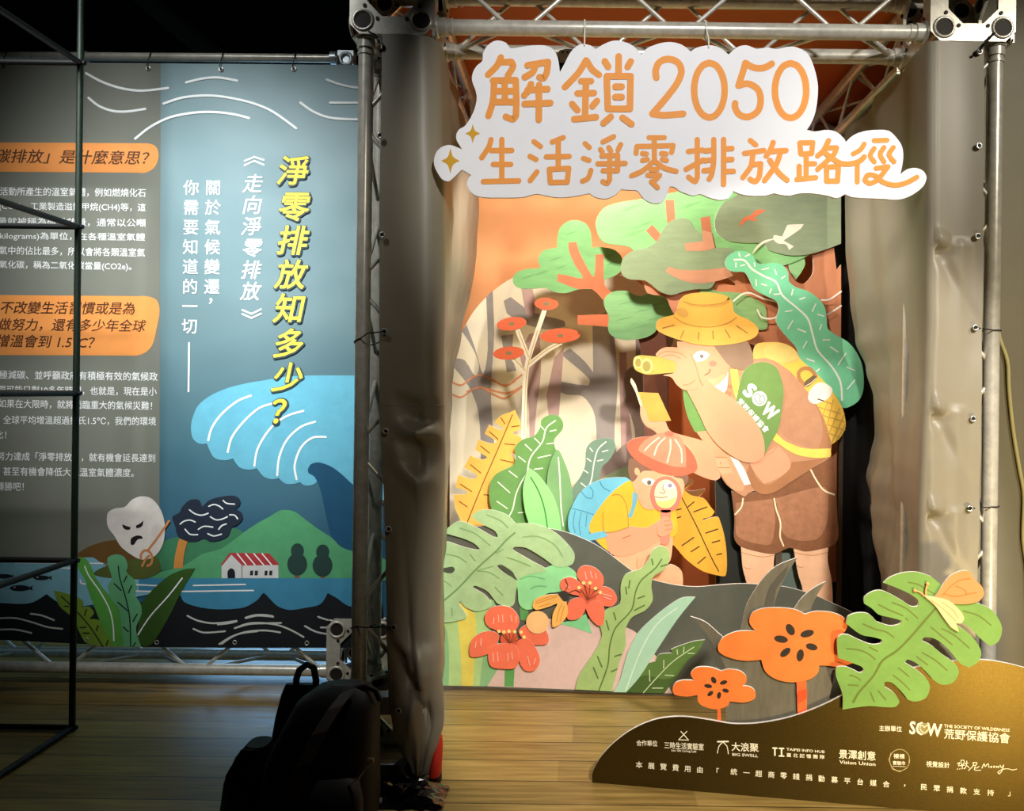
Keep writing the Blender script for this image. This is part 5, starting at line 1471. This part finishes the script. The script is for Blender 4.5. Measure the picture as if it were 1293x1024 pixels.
nth = ('leftmost', 'second', 'third', 'rightmost')
for i, (x, y) in enumerate(((4, 83), (187, 86), (279, 87.5), (371, 87))):
    e = at(x, y, YBN - 0.007)
    rail = Vector((e.x, 3.66, at(x, 71.5, 3.66).z))
    pts = [e, e + Vector((-0.004, -0.006, 0.012))] + [rail + Vector((0, -0.024 * math.cos(a), 0.024 * math.sin(a))) for a in (0.0, 0.7, 1.4, 2.1, 2.8)] + [Vector((e.x + 0.003, 3.645, e.z + 0.01)), e + Vector((0.003, 0.004, 0))]
    tie(nth[i] + ' of the four black cable ties holding the printed banner to its top rail', pts)
L1 = Vector((XL - HT, YF - HT, 0))
for (px, py, lab) in ((485, 418.5, 'black cable tie round the left post beside the yellow title\'s last characters'), (497, 792, 'black cable tie round the foot of the left post above the backpack')):
    e = at(px, py, D - 0.024)
    z0 = e.z
    c = Vector((XL - HT, YF - HT, z0))
    pts = [e + Vector((0, 0, 0.0)), Vector((c.x + 0.04, D - 0.01, z0 - 0.006))] + [c + Vector((0.03 * math.sin(a), -0.03 * math.cos(a), -0.02 - 0.006 * i)) for i, a in enumerate((0, -0.6, -1.2, -1.8, -2.4, -3.0))] + [c + Vector((0.05, 0.03, -0.03)), e + Vector((0.002, 0.008, -0.01))]
    tie(lab, pts)
R1c = Vector((XR + HT, YF - HT, 0))
for (px, py, lab) in ((1231.5, 413.5, 'upper black cable tie holding the right wrap to the right post'), (1223, 642, 'lower black cable tie holding the right wrap to the right post')):
    e = at(px, py, D - 0.016)
    c = Vector((XR + HT, YF - HT, e.z))
    pts = [e] + [c + Vector((0.031 * math.sin(a), -0.031 * math.cos(a), -0.003)) for a in (-0.3, 0.3, 0.9, 1.5, 2.1, 2.8)] + [c + Vector((-0.04, 0.03, 0)), e + Vector((0, 0.012, 0))]
    tie(lab, pts)
for (px, py, qx, qy, lab) in ((478, 52, 466, 40, 'black cable tie at the head of the left post under its corner block'), (1236, 65, 1256, 42, 'black cable tie at the head of the right post under its corner block')):
    e, q = at(px, py, D - 0.024), at(qx, qy, 2.765)
    tie(lab, [e, e.lerp(q, 0.5) + Vector((0, -0.01, 0.004)), q, q + Vector((0.004, 0.03, 0.012)), e + Vector((0.006, 0.006, 0.006))], 0.0032)

# ================================================================ cable on the partition
mb = MB()
pts = smooth([(1258, 385), (1262, 425), (1272, 455), (1274, 490), (1279, 540), (1287, 590), (1293, 625), (1292, 680), (1297, 720), (1300, 800), (1302, 842)], False, 5)
mb.tube([at(x, y, 3.285) for x, y in pts] + [Vector((at(1302, 842, 3.285).x, 3.285, 0.004)), Vector((at(1302, 842, 3.285).x + 0.3, 3.25, 0.004))], 0.0075, 8)
o = mb.obj('power_cable', mat('#d8cf9a', 0.55, name='pale_cable'), at(1302, 842, 3.285))
tag(o, 'pale yellow power cable hanging loose against the grey partition boards', 'cable')
# ================================================================ rod grid at the left edge
ROD = mat('#0a0c0a', 0.55, mottle=0.5, scale=90, name='dark_cord_wrapped_rod')
GRN = mat('#1a281b', 0.5, mottle=0.8, scale=160, name='green_cord_wrapped_rod')
YG = 3.17
gx = at(96, 512, YG).x
LV = [0.004, 0.672, 1.341, 2.008, 2.664, 3.32]
rg = Thing('rod_grid', 'dark open grid of cord-wrapped rods standing before the banner\'s grey text panel', 'frame', (gx, YG, 0))
mb = MB()
mb.tube([(gx, YG, 0.0), (gx, YG, 3.33)], 0.0125, 10)
rg.part('post', mb, GRN, label='green-flecked upright rod')
g = 0.67
for x in (gx - g,):
    mb = MB()
    mb.tube([(x, YG, 0.0), (x, YG, 3.33)], 0.0125, 10)
    rg.part('post', mb, ROD)
for x in (gx, gx - g):
    mb = MB()
    mb.tube([(x, YG - g, 0.0), (x, YG - g, 3.33)], 0.0125, 10)
    rg.part('post', mb, ROD)
for z in LV:
    z = z + 0.009
    mb = MB()
    mb.tube([(gx - g, YG, z), (gx, YG, z)], 0.0115, 10)
    rg.part('cross_rod', mb, ROD)
    mb = MB()
    mb.tube([(gx, YG, z), (gx, YG - g, z)], 0.0115, 10)
    rg.part('cross_rod', mb, ROD)
    mb = MB()
    mb.tube([(gx - g, YG - g, z), (gx, YG - g, z)], 0.0115, 10)
    rg.part('cross_rod', mb, ROD)
    mb = MB()
    mb.tube([(gx - g, YG, z), (gx - g, YG - g, z)], 0.0115, 10)
    rg.part('cross_rod', mb, ROD)
    mb = MB()
    mb.sphere((gx, YG, z), 0.017, 10)
    mb.tube([(gx, YG, z), (gx + 0.02, YG, z)], 0.009, 8)
    rg.part('joint', mb, ROD)

# ================================================================ bags by the left post


def loft(mb, secs, n=28, p=3.2, mi=0, caps=True):
    """superellipse sections (cx, cy, z, rx, ry)"""
    vs, fs = [], []
    for cx, cy, z, rx, ry in secs:
        for i in range(n):
            t = 2 * math.pi * i / n
            c, s = math.cos(t), math.sin(t)
            vs.append((cx + rx * math.copysign(abs(c) ** (2 / p), c), cy + ry * math.copysign(abs(s) ** (2 / p), s), z))
    for i in range(len(secs) - 1):
        for j in range(n):
            fs.append((i * n + j, i * n + (j + 1) % n, (i + 1) * n + (j + 1) % n, (i + 1) * n + j))
    mb.add(vs, fs, mi, True)
    if caps:
        mb.add(vs[:n], [tuple(range(n))[::-1]], mi)
        mb.add(vs[-n:], [tuple(range(n))], mi, True)


NY = mat('#060607', 0.62, mottle=0.3, scale=30, spec=0.25, name='black_nylon_cloth')
bp = Thing('backpack', 'black backpack with grey shoulder strap, largest of the bags on the floor', 'backpack', (-0.80, 2.48, 0))
bx = lambda px, y: (px - 730) / 1000 * y
mb = MB()
loft(mb, [(-0.79, 2.47, 0.0, .15, .10), (-0.79, 2.47, 0.012, .172, .125), (-0.79, 2.475, 0.10, .178, .135), (-0.785, 2.485, 0.22, .168, .125), (-0.765, 2.505, 0.32, .145, .105), (-0.75, 2.52, 0.39, .125, .09), (-0.735, 2.525, 0.43, .085, .06), (-0.73, 2.525, 0.445, .04, .03)])
bp.part('body', mb, NY)
mb = MB()
loft(mb, [(-0.75, 2.345, 0.02, .10, .035), (-0.75, 2.335, 0.05, .13, .05), (-0.75, 2.345, 0.16, .125, .045), (-0.745, 2.375, 0.21, .10, .03), (-0.745, 2.385, 0.22, .05, .012)], p=3.5)
bp.part('front_pocket', mb, NY)
mb = MB()
strap = [at(x, y, d) for x, y, d in ((442, 872, 2.47), (425, 893, 2.42), (405, 925, 2.375), (385, 965, 2.34), (368, 1005, 2.325), (358, 1035, 2.31))]
vs, fs = [], []
for i, p_ in enumerate(strap):
    vs += [p_ + Vector((-0.028, -0.004, -0.008)), p_ + Vector((0.024, -0.012, 0.012)), p_ + Vector((0.024, -0.004, 0.012)), p_ + Vector((-0.028, 0.004, -0.008))]
for i in range(len(strap) - 1):
    for j in range(4):
        fs.append((i * 4 + j, i * 4 + (j + 1) % 4, i * 4 + 4 + (j + 1) % 4, i * 4 + 4 + j))
mb.add(vs, fs)
bp.part('shoulder_strap', mb, mat('#39312d', 0.7, mottle=0.2, scale=40, name='strap_webbing'))
mb = MB()
mb.tube([at(x, y, 2.50) for x, y in ((438, 876), (448, 869), (462, 866), (474, 872), (480, 884))], 0.009, 8)
bp.part('grab_handle', mb, NY)
mb = MB()
mb.tube([at(x, y, 2.345) for x, y in ((440, 992), (452, 984), (460, 972), (470, 962), (468, 957))], 0.003, 6)
mb.box(at(468, 960, 2.34), (0.018, 0.006, 0.012))
bp.part('zip_pull', mb, mat('#8d9196', 0.3, 0.8))
bl = Thing('cloth_bag', 'dark navy cloth bag with a standing loop handle behind the backpack', 'bag', (-0.98, 2.80, 0))
NV = mat('#0b0c22', 0.6, mottle=0.3, scale=30, name='navy_cloth')
mb = MB()
loft(mb, [(-0.99, 2.80, 0, .07, .045), (-0.99, 2.80, 0.02, .085, .055), (-0.985, 2.80, 0.12, .082, .055), (-0.98, 2.80, 0.22, .072, .045), (-0.975, 2.802, 0.30, .06, .025), (-0.97, 2.804, 0.335, .052, .012)])
bl.part('body', mb, NV)
mb = MB()
mb.tube([at(x, y, 2.804) for x, y in ((374, 880), (374, 858), (378, 846), (388, 839), (396, 843), (399, 858), (399, 880))], 0.012, 8)
bl.part('handle', mb, NV)
sl = Thing('sling_bag', 'low black bag slumped on the floor left of the backpack', 'bag', (-1.06, 2.62, 0))
mb = MB()
loft(mb, [(-1.065, 2.62, 0, .07, .09), (-1.065, 2.62, 0.015, .085, .105), (-1.06, 2.62, 0.10, .08, .10), (-1.05, 2.62, 0.17, .06, .075), (-1.04, 2.62, 0.21, .035, .045)], p=2.6)
sl.part('body', mb, NY)
mb = MB()
mb.tube([(-1.12, 2.57, 0.06), (-1.11, 2.545, 0.13), (-1.07, 2.56, 0.205), (-1.03, 2.575, 0.2), (-1.0, 2.56, 0.12), (-0.995, 2.55, 0.05)], 0.009, 8)
sl.part('carry_strap', mb, NY)
# crumpled plastic sheet and red cloth at the foot of the left wrap
mb = MB()
rnd = random.Random(3)
rows = []
for i in range(13):
    row = []
    for j in range(17):
        u, v = j / 16, i / 12
        x = -0.70 + 0.27 * u
        y = 2.60 + 0.16 * v
        e = min(1, 4 * min(u, 1 - u, v, 1 - v) + 0.02)
        row.append(Vector((x + rnd.uniform(-.006, .006), y + rnd.uniform(-.006, .006), 0.004 + e * (0.035 + 0.05 * rnd.random() * (1 - u)))))
    rows.append(row)
mb = sheet(rows)
mb.sm = [False] * len(mb.sm)
o = mb.obj('plastic_bag', mat('#0a0b0e', 0.12, spec=0.8, name='black_plastic_film'), (-0.57, 2.68, 0))
tag(o, 'shiny crumpled black plastic bag on the floor by the left wrap\'s foot', 'bag')
rc = Thing('red_bag', 'small red cloth bag with black base beside the left wrap\'s foot', 'bag', (-0.50, 2.80, 0))
mb = MB()
loft(mb, [(-0.488, 2.80, 0.028, .02, .045), (-0.487, 2.80, 0.06, .02, .045), (-0.482, 2.81, 0.11, .016, .04), (-0.478, 2.815, 0.15, .009, .02)], n=20, p=2.4)
rc.part('body', mb, mat('#c42a18', 0.7, mottle=0.15, scale=40, name='red_cloth'))
mb = MB()
loft(mb, [(-0.488, 2.80, 0.0, .021, .047), (-0.488, 2.80, 0.028, .0205, .046)], n=20, p=2.4)
rc.part('base', mb, NY)
